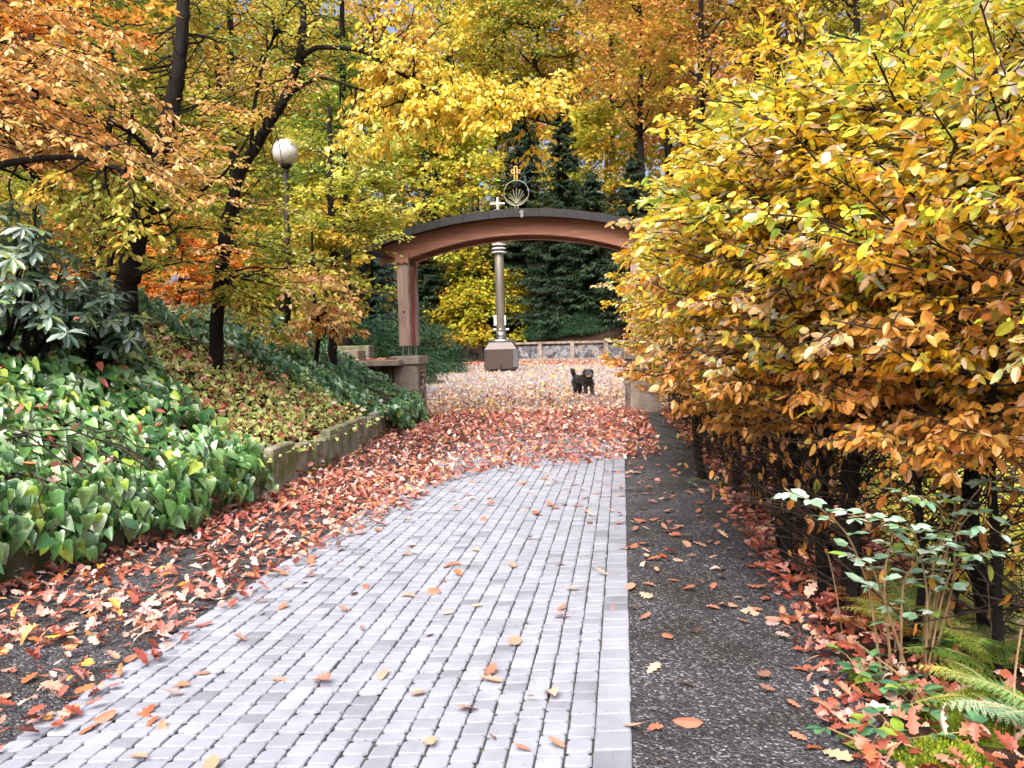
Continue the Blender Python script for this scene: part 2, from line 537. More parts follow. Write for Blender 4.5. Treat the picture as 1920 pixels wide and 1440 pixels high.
class Leaves:
    def __init__(self):
        self.d = []

    def add(self, pos, axis, normal, L, W, colr, fold=0.12, curl=0.1):
        n = len(pos)
        if n == 0: return
        f = lambda a: np.broadcast_to(np.asarray(a, float), (n,))
        self.d.append((np.asarray(pos, float), nz(axis), np.asarray(normal, float), f(L), f(W), np.broadcast_to(np.asarray(colr, float), (n, 3)), f(fold), f(curl)))

    def count(self):
        return sum(len(x[0]) for x in self.d)

    def mesh(self, name, mat, shape='oval', smooth=False):
        P, A, N, L, W, C, FO, CU = [np.concatenate([x[i] for x in self.d]) for i in range(8)]
        X = nz(np.cross(A, N))
        Z = np.cross(X, A)
        TV, TF = TEMPL[shape]
        u, v = TV[:, 0], TV[:, 1]
        k = len(TV)
        zz = FO[:, None] * (.45 * np.abs(u) + 1.1 * u ** 2)[None, :] * W[:, None] - CU[:, None] * (v ** 2)[None, :] * L[:, None]
        V = P[:, None, :] + X[:, None, :] * (u[None, :] * W[:, None])[..., None] + A[:, None, :] * (v[None, :] * L[:, None])[..., None] + Z[:, None, :] * zz[..., None]
        F = (np.arange(len(P))[:, None, None] * k + TF[None]).reshape(-1, 3)
        return mesh_np(name, V.reshape(-1, 3), [F], mat, np.repeat(C, k, 0), smooth)

    def build(self, name, mat, parent=None, shape='oval', smooth=False):
        return obj(name, self.mesh(name, mat, shape, smooth), parent)

def pick(pal, n, jit=0.12):
    """pal: list of (weight, sRGB) -> n linear colours with jitter"""
    wts = np.array([p[0] for p in pal], float)
    cs = np.array([lin(p[1]) for p in pal])
    i = rng.choice(len(pal), n, p=wts / wts.sum())
    c = cs[i] * (1 + rng.normal(0, jit, (n, 1))) * (1 + rng.normal(0, jit * .4, (n, 3)))
    return np.clip(c, 0.004, 0.85)

def curve(P0, P1, k=7, sag=0.0, wob=0.04):
    P0, P1 = np.asarray(P0, float), np.asarray(P1, float)
    t = np.linspace(0, 1, k)[:, None]
    p = P0 + (P1 - P0) * t
    L = np.linalg.norm(P1 - P0)
    p[:, 2:3] += sag * L * 4 * t * (1 - t)
    p[1:-1] += rng.normal(0, wob * L, (k - 2, 3)) * .5
    return p

def poly_at(p, t):
    """points at parameters t on polyline p"""
    k = len(p) - 1
    s = np.clip(np.asarray(t) * k, 0, k - 1e-6)
    i = s.astype(int)
    f = (s - i)[:, None]
    return p[i] * (1 - f) + p[i + 1] * f, nz(p[i + 1] - p[i])

UP = np.array([0, 0, 1.0])
CMn = np.array(CM)

def pj(p):
    q = (np.atleast_2d(p) - [0, 0, CAM_H]) @ CMn
    d = np.maximum(-q[:, 2], .01)
    return np.stack([960 + FPX * q[:, 0] / d, 720 - FPX * q[:, 1] / d], -1)

def bough(mb, lv, P, r0=0.012, ntw=12, tl=0.4, nl=9, ls=0.07, pal=None, t0=0.25, droop=0.15, flat=0.3, aspect=0.6, tilt=0.35, hang=0.0, mono=0.5, side_up=0.0):
    """a branch polyline P with flat side twigs carrying leaves in two ranks"""
    P = np.asarray(P, float)
    mb.tube(P, np.linspace(r0, 0.003, len(P)), 5, cap=False)
    t = np.sort(rng.uniform(t0, 1, ntw))
    S, D = poly_at(P, t)
    side = nz(np.cross(D, UP))
    sg = np.where(np.arange(ntw) % 2 == 0, 1, -1)[:, None]
    td = nz(D * rng.uniform(.4, .9, (ntw, 1)) + sg * side * rng.uniform(.5, 1, (ntw, 1)) + UP * (rng.normal(side_up, flat, (ntw, 1)) - droop))
    tlen = tl * (1.15 - .6 * t) * rng.uniform(.6, 1.25, ntw)
    E = S + td * tlen[:, None]
    mb.prisms(S, E, 0.004, 0.0015)
    u = (np.arange(nl)[None, :] + rng.uniform(.1, .9, (ntw, nl))) / nl
    pos = (S[:, None, :] + td[:, None, :] * (u * tlen[:, None])[..., None]).reshape(-1, 3)
    n = ntw * nl
    tdr = np.repeat(td, nl, 0)
    sd2 = nz(np.cross(tdr, UP))
    s2 = np.where(np.tile(np.arange(nl), ntw) % 2 == 0, 1, -1)[:, None]
    ax = nz(tdr * rng.uniform(.3, .9, (n, 1)) + s2 * sd2 * rng.uniform(.4, 1, (n, 1)) + rng.normal(0, .2, (n, 3)) - UP * (droop + hang * rng.uniform(.3, 1.3, (n, 1))))
    nm = nz(UP * (1 - .7 * min(hang, 1)) + rng.normal(0, tilt + .5 * min(hang, 1), (n, 3)))
    c0 = pick(pal, 1)[0]
    cc = pick(pal, n)
    cc = cc * (1 - mono) + c0 * mono * (1 + rng.normal(0, .12, (n, 1)))
    L = ls * rng.uniform(.6, 1.25, n)
    lv.add(pos + rng.normal(0, .01, (n, 3)), ax, nm, L, L * aspect * rng.uniform(.8, 1.15, n), np.clip(cc, .004, .85), rng.normal(.25, .15, n), rng.normal(.12, .15, n))

# ------------------------------------------------------------------ the setting: ground, path, verges, plaza
def grid(xs, ys, zf, name, mat):
    X, Y = np.meshgrid(xs, ys)
    Z = zf(X, Y)
    nx, ny = len(xs), len(ys)
    i = np.arange(ny - 1)[:, None] * nx
    j = np.arange(nx - 1)[None, :]
    q = np.stack([i + j, i + j + 1, i + nx + j + 1, i + nx + j], -1).reshape(-1, 4)
    return obj(name, mesh_np(name, np.stack([X, Y, Z], -1).reshape(-1, 3), [q], mat, smooth=True))

xs = np.concatenate([np.linspace(-160, -20, 36), np.linspace(-19, -8, 23), np.arange(-7.8, 6.2, .12), np.linspace(6.5, 20, 28), np.linspace(22, 160, 36)])
ys = np.concatenate([np.linspace(-30, -1, 16), np.arange(-.8, 19, .16), np.linspace(19.5, 62, 90), np.linspace(64, 260, 50)])
tag(grid(xs, ys, terr, 'ground', M_soil), kind='structure')

def strip(name, fl, fr, ylist, zf, mat, nx=8):
    ylist = np.asarray(ylist)
    a = np.linspace(0, 1, nx)
    X = fl(ylist)[:, None] * (1 - a) + fr(ylist)[:, None] * a
    Y = np.repeat(ylist[:, None], nx, 1)
    Z = zf(X, Y)
    i = np.arange(len(ylist) - 1)[:, None] * nx
    j = np.arange(nx - 1)[None, :]
    q = np.stack([i + j, i + j + 1, i + nx + j + 1, i + nx + j], -1).reshape(-1, 4)
    o = obj(name, mesh_np(name, np.stack([X, Y, Z], -1).reshape(-1, 3), [q], mat, smooth=True))
    return tag(o, kind='structure')

yl = np.arange(-2, 16.9, .25)
strip('gravel_verge', lambda y: wallx(y) - .02, lambda y: pathL(y), yl, lambda x, y: 0.006 + 0.012 * hnoise(x, y, 4) * 0, M_gravel)
strip('gravel_verge', lambda y: pathR(y), lambda y: drift(y) + .18, yl, lambda x, y: 0.005 + 0 * x, M_gravel, 10)
strip('path_bed', pathL, pathR, yl, lambda x, y: 0 * x + 0.001, M_joint, 3)
strip('plaza', lambda y: np.where(y < 17.7, -2.6, wallx(y) - .1), lambda y: np.where(y < 17.2, 3.2, 4.2 + .26 * y), np.concatenate([[16.3, 17.1, 17.3, 17.65, 17.8], np.linspace(18.6, 60, 60)]), lambda x, y: plaza_z(y) + 0.004, M_plaza, 30)
strip('road', lambda y: 5.6 + .3 * y, lambda y: 9.5 + .3 * y, np.linspace(-5, 14, 20), lambda x, y: terr(x, y) + .06, M_road, 6)

# the setts: every stone its own rounded block with its own tone, in columns running along the path
def setts():
    Vs, Fs4, Fs8, Cs = [], [], [], []
    n = 0
    edge = 0.135
    ncol = 22
    for c in range(ncol + 1):
        y = 1.2 + rng.uniform(0, .1)
        while y < 16.9:
            border = c == ncol
            ln = (0.128 if border else 0.088) * rng.uniform(.8, 1.25)
            y1 = y + ln
            wl, wr = pathL(y + ln / 2), pathR(y + ln / 2)
            if border:
                x0, x1 = wr - edge, wr
            else:
                cw = (wr - edge - wl) / ncol
                x0, x1 = wl + c * cw, wl + (c + 1) * cw
            j = 0.0020
            wob = rng.normal(0, .0015, 4)
            a, b, d, e = x0 + j + wob[0], x1 - j + wob[1], y + .0026 + wob[2], y1 - .0026 + wob[3]
            r = rng.uniform(.008, .016) if not border else .006
            sh = 0.1385 * (ln / 2)
            top = 0.016 + rng.normal(0, .0016)
            tx, ty = rng.normal(0, .006, 2)
            ring = []
            for inset, z in ((0, top - .011), (0.002, top - .0025), (0.006, top)):
                A, B, D, E_ = a + inset, b - inset, d + inset, e - inset
                for x_, y_ in ((A + r, D), (B - r, D), (B, D + r), (B, E_ - r), (B - r, E_), (A + r, E_), (A, E_ - r), (A, D + r)):
                    ring.append((x_ + .135 * (y_ - (y + y1) / 2), y_, z + (x_ - (a + b) / 2) * tx + (y_ - (d + e) / 2) * ty))
            Vs.append(ring)
            for k in range(2):
                for q in range(8):
                    Fs4.append((n + k * 8 + q, n + k * 8 + (q + 1) % 8, n + k * 8 + 8 + (q + 1) % 8, n + k * 8 + 8 + q))
            Fs8.append([n + 16 + q for q in range(8)])
            g = rng.normal(.262, .014)
            if rng.random() < .07: g *= .72
            if border: g *= .97
            Cs += [(g * .90, g * .975, g * 1.16)] * 24
            n += 24
            y = y1
    me = mesh_np('path', np.array(Vs).reshape(-1, 3), [np.array(Fs4), np.array(Fs8)], M_paver, np.array(Cs), smooth=False)
    tag(obj('path', me), kind='structure')
setts()

# ------------------------------------------------------------------ gate: pillars, timber arch, finial
GC = np.array([0.17, 16.5, 0.0])
GA = R(-8.0)

def gate_pillar(lx, rz, label, wd, face):
    ca, sa = math.cos(GA), math.sin(GA)
    loc = GC + np.array([lx * ca - .36 * sa, lx * sa + .36 * ca, 0])
    t = empty('gate_pillar', loc, GA + rz)
    tag(t, label, 'pillar', 'stone pillars of the gate')
    b = MB()
    b.box((0, 0, .545), (wd, .76, 1.09), bev=.012)
    b.build('shaft', M_conc, t)
    b = MB()
    b.box((0, 0, 1.092 + .09), (wd + .10, .86, .18), bev=.014)
    b.build('cap', M_conc, t)
    # carved figures sunk in a panel on the inner face
    b = MB()
    xx = face * (wd / 2)
    b.box((xx, 0.02, .63), (.012, .44, .72))
    pn = b.build('carved_panel', M_carve, t)
    b = MB()
    r_ = np.random.default_rng(3 if face > 0 else 5)
    for k in range(4):
        yy = -.15 + .11 * k
        h = r_.uniform(.18, .3)
        zc = .42 + .12 * (k % 3)
        b.box((xx + face * .011, yy, zc), (.026, .05, h), bev=.008)
        b.lathe([(0.002, -.045), (.03, -.03), (.04, 0), (.03, .03), (.002, .045)], (xx + face * .012, yy, zc + h / 2 + .06), 8)
        b.box((xx + face * .012, yy + .03, zc + .04), (.02, .09, .03), bev=.005)
    b.box((xx + face * .011, 0.02, .95), (.024, .40, .05), bev=.006)
    b.box((xx + face * .011, 0.05, .86), (.022, .22, .04), bev=.006)
    b.build('relief', M_conc, pn)
    return t

gate_pillar(-2.42, R(0), 'concrete gate pillar under the wooden post, at the end of the ledge above the ivy', .50, 1)
gate_pillar(2.47, R(9.5), 'dark concrete gate pillar half covered by the yellow hornbeam hedge', .56, -1)

def rooftop(x):
    return 4.16 - 0.0585 * x * x

def arch_band(b, x0, x1, top, bot, y0, y1, n=40):
    """curved beam: cross-section between top(x) and bot(x), from y0 to y1"""
    x = np.linspace(x0, x1, n)
    V = np.concatenate([np.column_stack([x, np.full(n, yy), f(x)]) for yy in (y0, y1) for f in (bot, top)])
    i = np.arange(n - 1)
    A, B, C, D = 0, n, 2 * n, 3 * n
    q = np.concatenate([np.stack([A + i, A + i + 1, B + i + 1, B + i], -1), np.stack([C + i, D + i, D + i + 1, C + i + 1], -1),
                        np.stack([B + i, B + i + 1, D + i + 1, D + i], -1), np.stack([A + i, C + i, C + i + 1, A + i + 1], -1),
                        [[A, B, D, C]], [[A + n - 1, C + n - 1, D + n - 1, B + n - 1]]])
    b.add(V, [q])

g = empty('wooden_gate', GC, GA)
tag(g, 'arched red timber gateway with slate roof and gilded cross spanning the two stone pillars', 'gateway')
b = MB(); arch_band(b, -2.95, 2.95, lambda x: rooftop(x) - .126, lambda x: np.maximum(3.70 - .074 * x * x, 3.70 - .074 * 2.45 ** 2 + .55 * np.maximum(np.abs(x) - 2.45, 0)), -.02, .12)
b.build('beam', M_wood, g)
b = MB(); arch_band(b, -2.95, 2.95, lambda x: rooftop(x) - .126, lambda x: np.maximum(3.68 - .074 * x * x, 3.68 - .074 * 2.45 ** 2 + .55 * np.maximum(np.abs(x) - 2.45, 0)), .62, .76)
b.build('beam', M_wood, g)
b = MB(); arch_band(b, -2.9, 2.9, lambda x: rooftop(x) - .125, lambda x: rooftop(x) - .17, .122, .618)
b.build('soffit_boards', M_wood, g)
# roof: a shell of slates with a dark fascia, joints every 0.6 m
b = MB()
arch_band(b, -3.12, 3.12, rooftop, lambda x: rooftop(x) - .125, -.32, 1.08, 60)
rf = b.build('roof', M_slate, g)
b = MB()
e = np.linspace(-3.1, 3.1, 13)
for k in range(12):
    arch_band(b, e[k] + .004, e[k + 1] - .004, lambda x: rooftop(x) + .012, lambda x: rooftop(x) - .15, -.335 - .003 * (k % 2), -.322, 5)
b.build('fascia', M_slate, rf)
for s in (-1, 1):
    for k in range(5):
        b = MB()
        b.box((s * 3.16, -.2 + .3 * k, rooftop(3.1) - .12), (.16, .27, .03), taper=.9, bev=.006)
        b.build('eave_slate', M_slate, rf)
b = MB()
b.box((0.16, -.345, 4.06), (.05, .02, .15), bev=.005).box((0.16, -.347, 4.09), (.10, .02, .03), bev=.005).box((.185, -.349, 4.03), (.035, .02, .06), bev=.004)
b.build('roof_emblem', M_graydoor, rf)
for s in (-1, 1):
    p = None
    for yy in (.05, .69):
        b = MB()
        b.box((s * 2.42, yy, 2.41), (.24, .15, 1.86), bev=.008)
        p = b.build('post', M_woodv, g)
        b = MB()
        b.tube([(s * 2.36, yy, 1.275), (s * 2.36, yy, 1.478)], .018, 8).tube([(s * 2.48, yy, 1.275), (s * 2.48, yy, 1.478)], .018, 8)
        b.box((s * 2.42, yy, 1.279), (.2, .13, .012))
        b.build('steel_foot', M_steel, p)
    b = MB()
    b.box((s * 2.42, .37, 2.25), (.14, .484, 1.52))
    b.build('brace_panel', M_woodr, g)
    b = MB()
    b.box((s * 2.42, .37, 3.10), (.16, .484, .18), bev=.008)
    b.box((s * 2.42, -.045, 3.30), (.28, .04, .2), bev=.006)
    b.build('bracket', M_wood, g)
    b = MB()
    b.box((s * 2.297, .05, 2.41), (.006, .13, 1.85)).box((s * 2.297, .69, 2.41), (.006, .13, 1.85))
    b.build('edge_strip', M_conc, g)
    b = MB()   # rafters ends that carry the eave beyond the post
    arch_band(b, min(s * 2.4, s * 2.98), max(s * 2.4, s * 2.98), lambda x: rooftop(x) - .30, lambda x: rooftop(x) - .43, .2, .34, 8)
    b.build('outrigger', M_wood, g)

for s in (-1, 1):
    for k in range(3):
        b = MB()
        b.lathe([(.002, -.012), (.022, -.008), (.022, .008), (.002, .012)], n=8)
        q = b.build('bolt', M_ironb, g)
        q.location = (s * (2.42 - .07 * (k - 1)), -.03 if k == 1 else -.068, 3.22 + .05 * (k % 2) if k != 1 else 2.2)
        q.rotation_euler = (R(90), 0, 0)
# finial: ring, rays, brass half-moon, gilded cross on a stalk
f = empty('finial', (0, 0, 0)); f.parent = g
f.location = (-.03, .38, 0)
apex = 4.16
b = MB(); b.tube([(-.03, 0, apex - .02), (-.03, 0, apex + .20)], .012, 6).tube([(.03, 0, apex - .02), (.03, 0, apex + .20)], .012, 6)
b.build('stalk', M_oldbrass, f)
rc = apex + .455
a = np.linspace(0, 2 * math.pi, 49)
b = MB(); b.tube(np.column_stack([.262 * np.cos(a), 0 * a, rc + .262 * np.sin(a)]), .0075, 6, cap=False)
b.build('ring', M_oldbrass, f)
b = MB()
for k, (an, ln) in enumerate([(-46, .22), (-32, .20), (-13, .31), (1, .34), (15, .30), (30, .29), (42, .25)]):
    p0 = np.array([0, 0, rc - .22])
    b.tube([p0, p0 + ln * np.array([math.sin(R(an)), 0, math.cos(R(an))])], .0055, 5)
b.build('rays', M_oldbrass, f)
b = MB()
for s in (-1, 1):
    aa = np.linspace(R(-88), R(-18), 12)
    P = [(s * .25 * math.cos(q), rc + .25 * math.sin(q)) for q in aa] + [(s * .25 * math.cos(q), rc + .25 * math.sin(q) - .0) for q in []]
    P += [(s * (.235 - .2 * k / 6), rc - .08 - .13 * (k / 6) ** .7) for k in range(7)]
    b.extrude(P, .012, at0=-.006)
b.build('crescent', M_bronze, f)
b = MB()
zc = rc + .275
for (x, z, sx, sz) in ((-.028, zc + .14, .022, .28), (.028, zc + .14, .022, .28), (0, zc + .275, .034, .022)):
    b.box((x, 0, z), (sx, .03, sz))
for s in (-1, 1):
    b.box((s * .068, 0, zc + .202), (.056, .03, .018)).box((s * .068, 0, zc + .148), (.056, .03, .018)).box((s * .092, 0, zc + .175), (.014, .028, .036))
b.build('cross', M_gold, f)

# ledge and blocks left of the gate, wrought iron panel on the right
led = empty('stone_ledge', (-3.55, 17.0, 0), GA)
tag(led, 'long leaf-strewn concrete ledge running from the gate pillar back over the ivy', 'ledge')
b = MB(); b.box((0, .1, 1.14), (2.6, .9, .12), bev=.01); b.build('slab', M_conc, led)
b = MB(); b.box((0, .35, .52), (2.5, .12, 1.11)); b.build('back_wall', M_mossconc, led)
p = at(640, 660, 17.3)
bl = empty('concrete_block', (p[0], p[1], 1.205), GA)
tag(bl, 'pale concrete block lying on the ledge behind the far ivy', 'block')
b = MB(); b.box((0, 0, .11), (.92, .5, .22), bev=.015); b.build('block_body', M_conc, bl)
bl2 = empty('concrete_block', (p[0] + .2, p[1] + .55, 1.205), GA)
tag(bl2, 'taller mossy concrete block standing behind the pale one on the ledge', 'block')
b = MB(); b.box((0, 0, .16), (.75, .4, .32), bev=.015); b.build('block_body', M_mossconc, bl2)

ig = empty('iron_fence_panel', tuple(GC + np.array([3.05, -.1, 0])), GA)
tag(ig, 'black wrought iron scrollwork panel fixed beside the dark pillar', 'iron panel')
b = MB()
for x in (0, .95):
    b.box((x, 0, .6), (.04, .04, 1.2))
for z in (.12, 1.15):
    b.box((.475, 0, z), (.905, .03, .03))
b.build('frame', M_ironb, ig)
b = MB()
for k in range(4):
    for z0 in (.38, .85):
        th = np.linspace(0, 3.4 * math.pi, 30)
        rr = .012 + .1 * th / th[-1]
        sgn = 1 if k % 2 else -1
        b.tube(np.column_stack([.14 + .22 * k + sgn * rr * np.cos(th), 0 * th, z0 + rr * np.sin(th) * 1.6]), .009, 4)
b.build('scrolls', M_ironb, ig)

# ------------------------------------------------------------------ monument column
pc = gpt(941, 697)
pc[1] += .8
mon = empty('monument_column', (pc[0], pc[1], float(plaza_z(pc[1]))), R(-3))
tag(mon, 'tall slim metal column with rings and a white cross on a brown stone block in the plaza', 'monument')
kk = pc[1] / FPX   # metres per pixel there
hw = 30.5 * kk
b = MB(); b.box((0, 0, .03 + 4 * kk), (2 * hw * .9, 2 * hw * .9, 8 * kk)); b.build('plinth', M_ironb, mon)
def octo(w_, c_):
    return [(-w_ + c_, -w_), (w_ - c_, -w_), (w_, -w_ + c_), (w_, w_ - c_), (w_ - c_, w_), (-w_ + c_, w_), (-w_, w_ - c_), (-w_, -w_ + c_)]
def frustum(b, rings):
    V = []
    for w_, c_, z in rings:
        V += [(x, y, z) for x, y in octo(w_, c_)]
    q = []
    for r_ in range(len(rings) - 1):
        for k in range(8):
            q.append([r_ * 8 + k, r_ * 8 + (k + 1) % 8, r_ * 8 + 8 + (k + 1) % 8, r_ * 8 + 8 + k])
    b.add(V, [q, [list(range(7, -1, -1)), list(range((len(rings) - 1) * 8, len(rings) * 8))]])
b = MB(); frustum(b, [(hw, hw * .04, 5 * kk), (hw, hw * .04, 41 * kk), (hw * .78, hw * .10, 53.5 * kk), (hw * .74, hw * .12, 54.2 * kk)])
blk = b.build('base_block', M_granite, mon)
b = MB(); b.box((hw * .86, -hw * .90, 24 * kk), (hw * .30, hw * .30, 32 * kk), rz=R(20)); b.build('corner_door', M_graydoor, blk)
b = MB(); b.lathe([(0.01, -2.2 * kk), (2.2 * kk, -1 * kk), (2.2 * kk, 1 * kk), (0.01, 2.2 * kk)], (0, -hw - .01, 11 * kk), 12); b.build('spout', M_ironb, blk)
b = MB(); b.lathe([(24 * kk, 54 * kk), (24.5 * kk, 55 * kk), (24.5 * kk, 58 * kk), (22 * kk, 59.5 * kk)], n=32); b.build('collar', M_steel, mon, True)
rb, rt = 9.0 * kk, 8.0 * kk
b = MB(); b.lathe([(rb, 58 * kk), (rb, 64 * kk), (rb * .98, 150 * kk), (rt, 300 * kk)], n=24); b.build('column_shaft', M_bronze, mon, True)
b = MB(); b.lathe([(rb * 1.04, 59.6 * kk), (rb * 1.04, 74 * kk)], n=24); b.build('steel_sleeve', M_steel, mon, True)
for k, zz in enumerate((221, 228, 235)):
    b = MB(); rr = (14.0 - .7 * k) * kk
    b.lathe([(rr * .6, zz * kk - 1.5 * kk), (rr, zz * kk - .9 * kk), (rr, zz * kk + .9 * kk), (rr * .6, zz * kk + 1.5 * kk)], n=28)
    b.build('ring', M_white, mon, True)
b = MB(); b.box((-10 * kk, -4 * kk, 95 * kk), (5 * kk, 2 * kk, 19 * kk)).box((8.5 * kk, -4 * kk, 95 * kk), (3 * kk, 2 * kk, 18 * kk)); b.build('notice_plate', M_white, mon)
b = MB(); b.tube([(-15 * kk, 0, 78 * kk), (15 * kk, 0, 78 * kk)], 2.0 * kk, 8).tube([(0, -15 * kk, 78 * kk), (0, 15 * kk, 78 * kk)], 2.0 * kk, 8); b.build('cross_bar', M_white, mon)
b = MB(); b.tube([(0, 0, 299 * kk), (0, 0, 323 * kk)], 2.0 * kk, 8).tube([(-13 * kk, 0, 311 * kk), (13 * kk, 0, 311 * kk)], 2.0 * kk, 8)
b.build('cross', M_white, mon)
b = MB()
for s in (-1, 1):
    for q in (-1, 1):
        b.tube([(0, 0, 311 * kk), (s * 6 * kk, 0, (311 + q * 6) * kk)], [.8 * kk, .3 * kk], 6)
b.build('cross_rays', M_gold, mon)

# ------------------------------------------------------------------ plaza wall: posts, coping, rubble panels
def plaza_wall():
    X = np.linspace(-24, 20, 23)
    t = empty('plaza_wall', (0, float(backy(0)), 0))
    tag(t, 'low curved wall of dark rubble panels between pale concrete posts round the plaza', 'wall')
    o = np.array([0, float(backy(0)), 0])
    top = 1.34
    pan, cop, bas = MB(), MB(), MB()
    for k in range(len(X)):
        x = X[k]; y = float(backy(x)); z = float(plaza_z(y))
        if k < len(X) - 1:
            x2 = X[k + 1]; y2 = float(backy(x2)); z2 = float(plaza_z(y2))
            L = math.hypot(x2 - x, y2 - y); rz = math.atan2(y2 - y, x2 - x)
            c = np.array([(x + x2) / 2, (y + y2) / 2, (z + z2) / 2]) - o
            pan.box(c + [0, 0, .68], (L - .1, .3, .8), rz)
            bas.box(c + [0, 0, .14], (L - .1, .36, .28), rz)
            cop.box(c + [0, 0, top - .06], (L, .44, .14), rz)
            z = (z + z2) / 2
        b = MB()
        rz = math.atan2(float(backy(x + .5) - backy(x - .5)), 1.0)
        b.box(np.array([x, y, z + .63]) - o, (.34 if k % 4 == 3 else .26, .44, 1.26), rz, bev=.01)
        b.build('post', M_conc, t)
    pan.build('rubble_panel', M_rubble, t)
    bas.build('base_course', M_conc, t)
    cop.build('coping', M_conc, t)
plaza_wall()

# ------------------------------------------------------------------ retaining wall at the foot of the bank
rw = empty('retaining_wall', (-2.6, 8, 0))
tag(rw, 'low wall of mossy upright concrete slabs holding the bank beside the path', 'retaining wall')
yy = 0.6
while yy < 16.6:
    ln = .62 * random.uniform(.9, 1.1)
    y2 = yy + ln
    x0, x1 = float(wallx(yy)), float(wallx(y2))
    rz = math.atan2(y2 - yy, x1 - x0)
    h = .43 + random.uniform(-.05, .05)
    b = MB()
    b.box(((x0 + x1) / 2 - .07 + 2.6 + random.uniform(-.012, .012), (yy + y2) / 2 - 8, h / 2 - .02), (ln - .035, .13, h), rz, bev=.015)
    b.build('slab', M_mossconc, rw)
    yy = y2

# ------------------------------------------------------------------ street lamp
pb = at(540, 650, 15)
zl = float(terr(pb[0], pb[1]))
lt = at(536, 309, 15)
lamp = empty('street_lamp', (pb[0], pb[1], zl - .05))
tag(lamp, 'globe lamp on a slim dark post between the left trees', 'street lamp')
hl = lt[2] - zl
b = MB(); b.tube([(0, 0, 0), (lt[0] - pb[0], 0, hl)], [.062, .048], 12); b.build('pole', M_post, lamp, True)
b = MB(); b.lathe([(.06, hl - .02), (.1, hl + .02), (.1, hl + .06), (.07, hl + .08)], (lt[0] - pb[0], 0, 0), 20); b.build('collar', M_post, lamp, True)
th = np.linspace(-math.pi / 2 + .25, math.pi / 2 - .02, 18)
b = MB(); b.lathe(np.column_stack([.24 * np.cos(th), hl + .28 + .24 * np.sin(th)]), (lt[0] - pb[0], 0, 0), 32); b.build('globe', M_globe, lamp, True)

# ------------------------------------------------------------------ hut roof glimpsed between the trunks
hp = at(335, 540, 22)
hut = empty('hut', (hp[0], hp[1], float(terr(hp[0], hp[1])) - .2), R(24))
tag(hut, 'small grey hut with a steep slate roof glimpsed between the two dark trunks', 'hut')
b = MB(); b.box((0, 0, .7), (2.2, 2.6, 1.5)); b.build('wall', M_conc, hut)
b = MB()
b.add([(-1.35, -1.5, 1.3), (0, -1.5, 2.6), (1.35, -1.5, 1.3), (-1.35, 1.5, 1.3), (0, 1.5, 2.6), (1.35, 1.5, 1.3), (-1.2, -1.5, 1.46 - .2), (1.2, -1.5, 1.26), (-1.2, 1.5, 1.26), (1.2, 1.5, 1.26)],
      [[[0, 1, 4, 3], [1, 2, 5, 4]], [[0, 6, 7, 2, 1], [3, 4, 5, 9, 8]]])
b.build('roof', M_hut, hut)

# ====================================================================== vegetation
P_PINK = [(3, (238, 192, 124)), (3, (232, 172, 96)), (2, (222, 154, 78)), (2, (244, 212, 158)), (1.5, (205, 190, 90))]
P_ORANGE = [(3, (236, 150, 50)), (2, (222, 124, 42)), (2, (240, 178, 75)), (1, (205, 110, 45)), (1, (190, 165, 60))]
P_YELLOW = [(4, (250, 216, 80)), (3, (246, 204, 58)), (1, (236, 180, 50)), (1, (248, 232, 140))]
P_OLIVE = [(3, (156, 166, 64)), (3, (116, 140, 58)), (2, (198, 178, 72)), (1, (222, 172, 84)), (1, (96, 126, 60))]
P_LIME = [(3, (190, 198, 70)), (2, (150, 180, 62)), (2, (228, 208, 76)), (1, (235, 170, 66)), (1, (212, 224, 150))]
P_GREEN = [(3, (108, 146, 56)), (2, (84, 126, 52)), (2, (152, 172, 64)), (1, (200, 190, 76))]
P_GOLDGREEN = [(3, (206, 190, 78)), (3, (176, 180, 70)), (1.5, (226, 178, 76)), (2, (138, 162, 68))]
P_RUST = [(3, (214, 156, 88)), (2, (202, 136, 76)), (2, (224, 172, 100)), (1, (180, 150, 76)), (1, (206, 178, 80))]
P_HTOP = [(4.5, (246, 204, 48)), (3, (222, 214, 74)), (2, (242, 180, 46)), (2, (168, 198, 66)), (1, (130, 170, 74)), (1.3, (226, 220, 212))]  # last entry: pale grey standing in for sky glints, also pale leaf undersides
P_HMID = [(4.5, (240, 184, 48)), (2.5, (244, 200, 58)), (2, (224, 150, 48)), (1.2, (164, 188, 68)), (.8, (104, 150, 84)), (1.2, (224, 214, 204))]  # last entry again paints sky glints and pale undersides into the leaf colour
P_HLOW = [(4, (206, 146, 62)), (3, (188, 126, 54)), (2, (218, 164, 72)), (1, (146, 92, 46)), (.6, (150, 156, 66))]
P_IVY = [(4, (84, 130, 68)), (2.5, (112, 152, 90)), (3.2, (54, 94, 50)), (.7, (150, 180, 72)), (.3, (176, 204, 90)), (1.2, (146, 180, 134))]
P_IVYD = [(4, (66, 112, 72)), (3, (96, 140, 98)), (1, (118, 146, 60)), (1, (96, 136, 96))]
P_COVER = [(4, (196, 208, 124)), (3, (220, 222, 150)), (3, (158, 182, 98)), (.7, (220, 180, 110)), (.6, (196, 134, 94))]
P_RHODO = [(3, (98, 122, 108)), (2, (76, 102, 86)), (2, (128, 150, 136)), (1, (110, 134, 86))]
P_FALL = [(3, (200, 140, 124)), (3, (180, 102, 86)), (2.5, (216, 176, 162)), (2.4, (148, 74, 60)), (1.3, (198, 118, 78)), (1.4, (226, 202, 190)), (.5, (222, 166, 84)), (.8, (116, 66, 54))]
P_FALLP = [(3, (220, 192, 176)), (3, (208, 164, 144)), (2, (226, 184, 104)), (2, (228, 210, 198)), (1, (208, 124, 80)), (1, (236, 202, 90))]
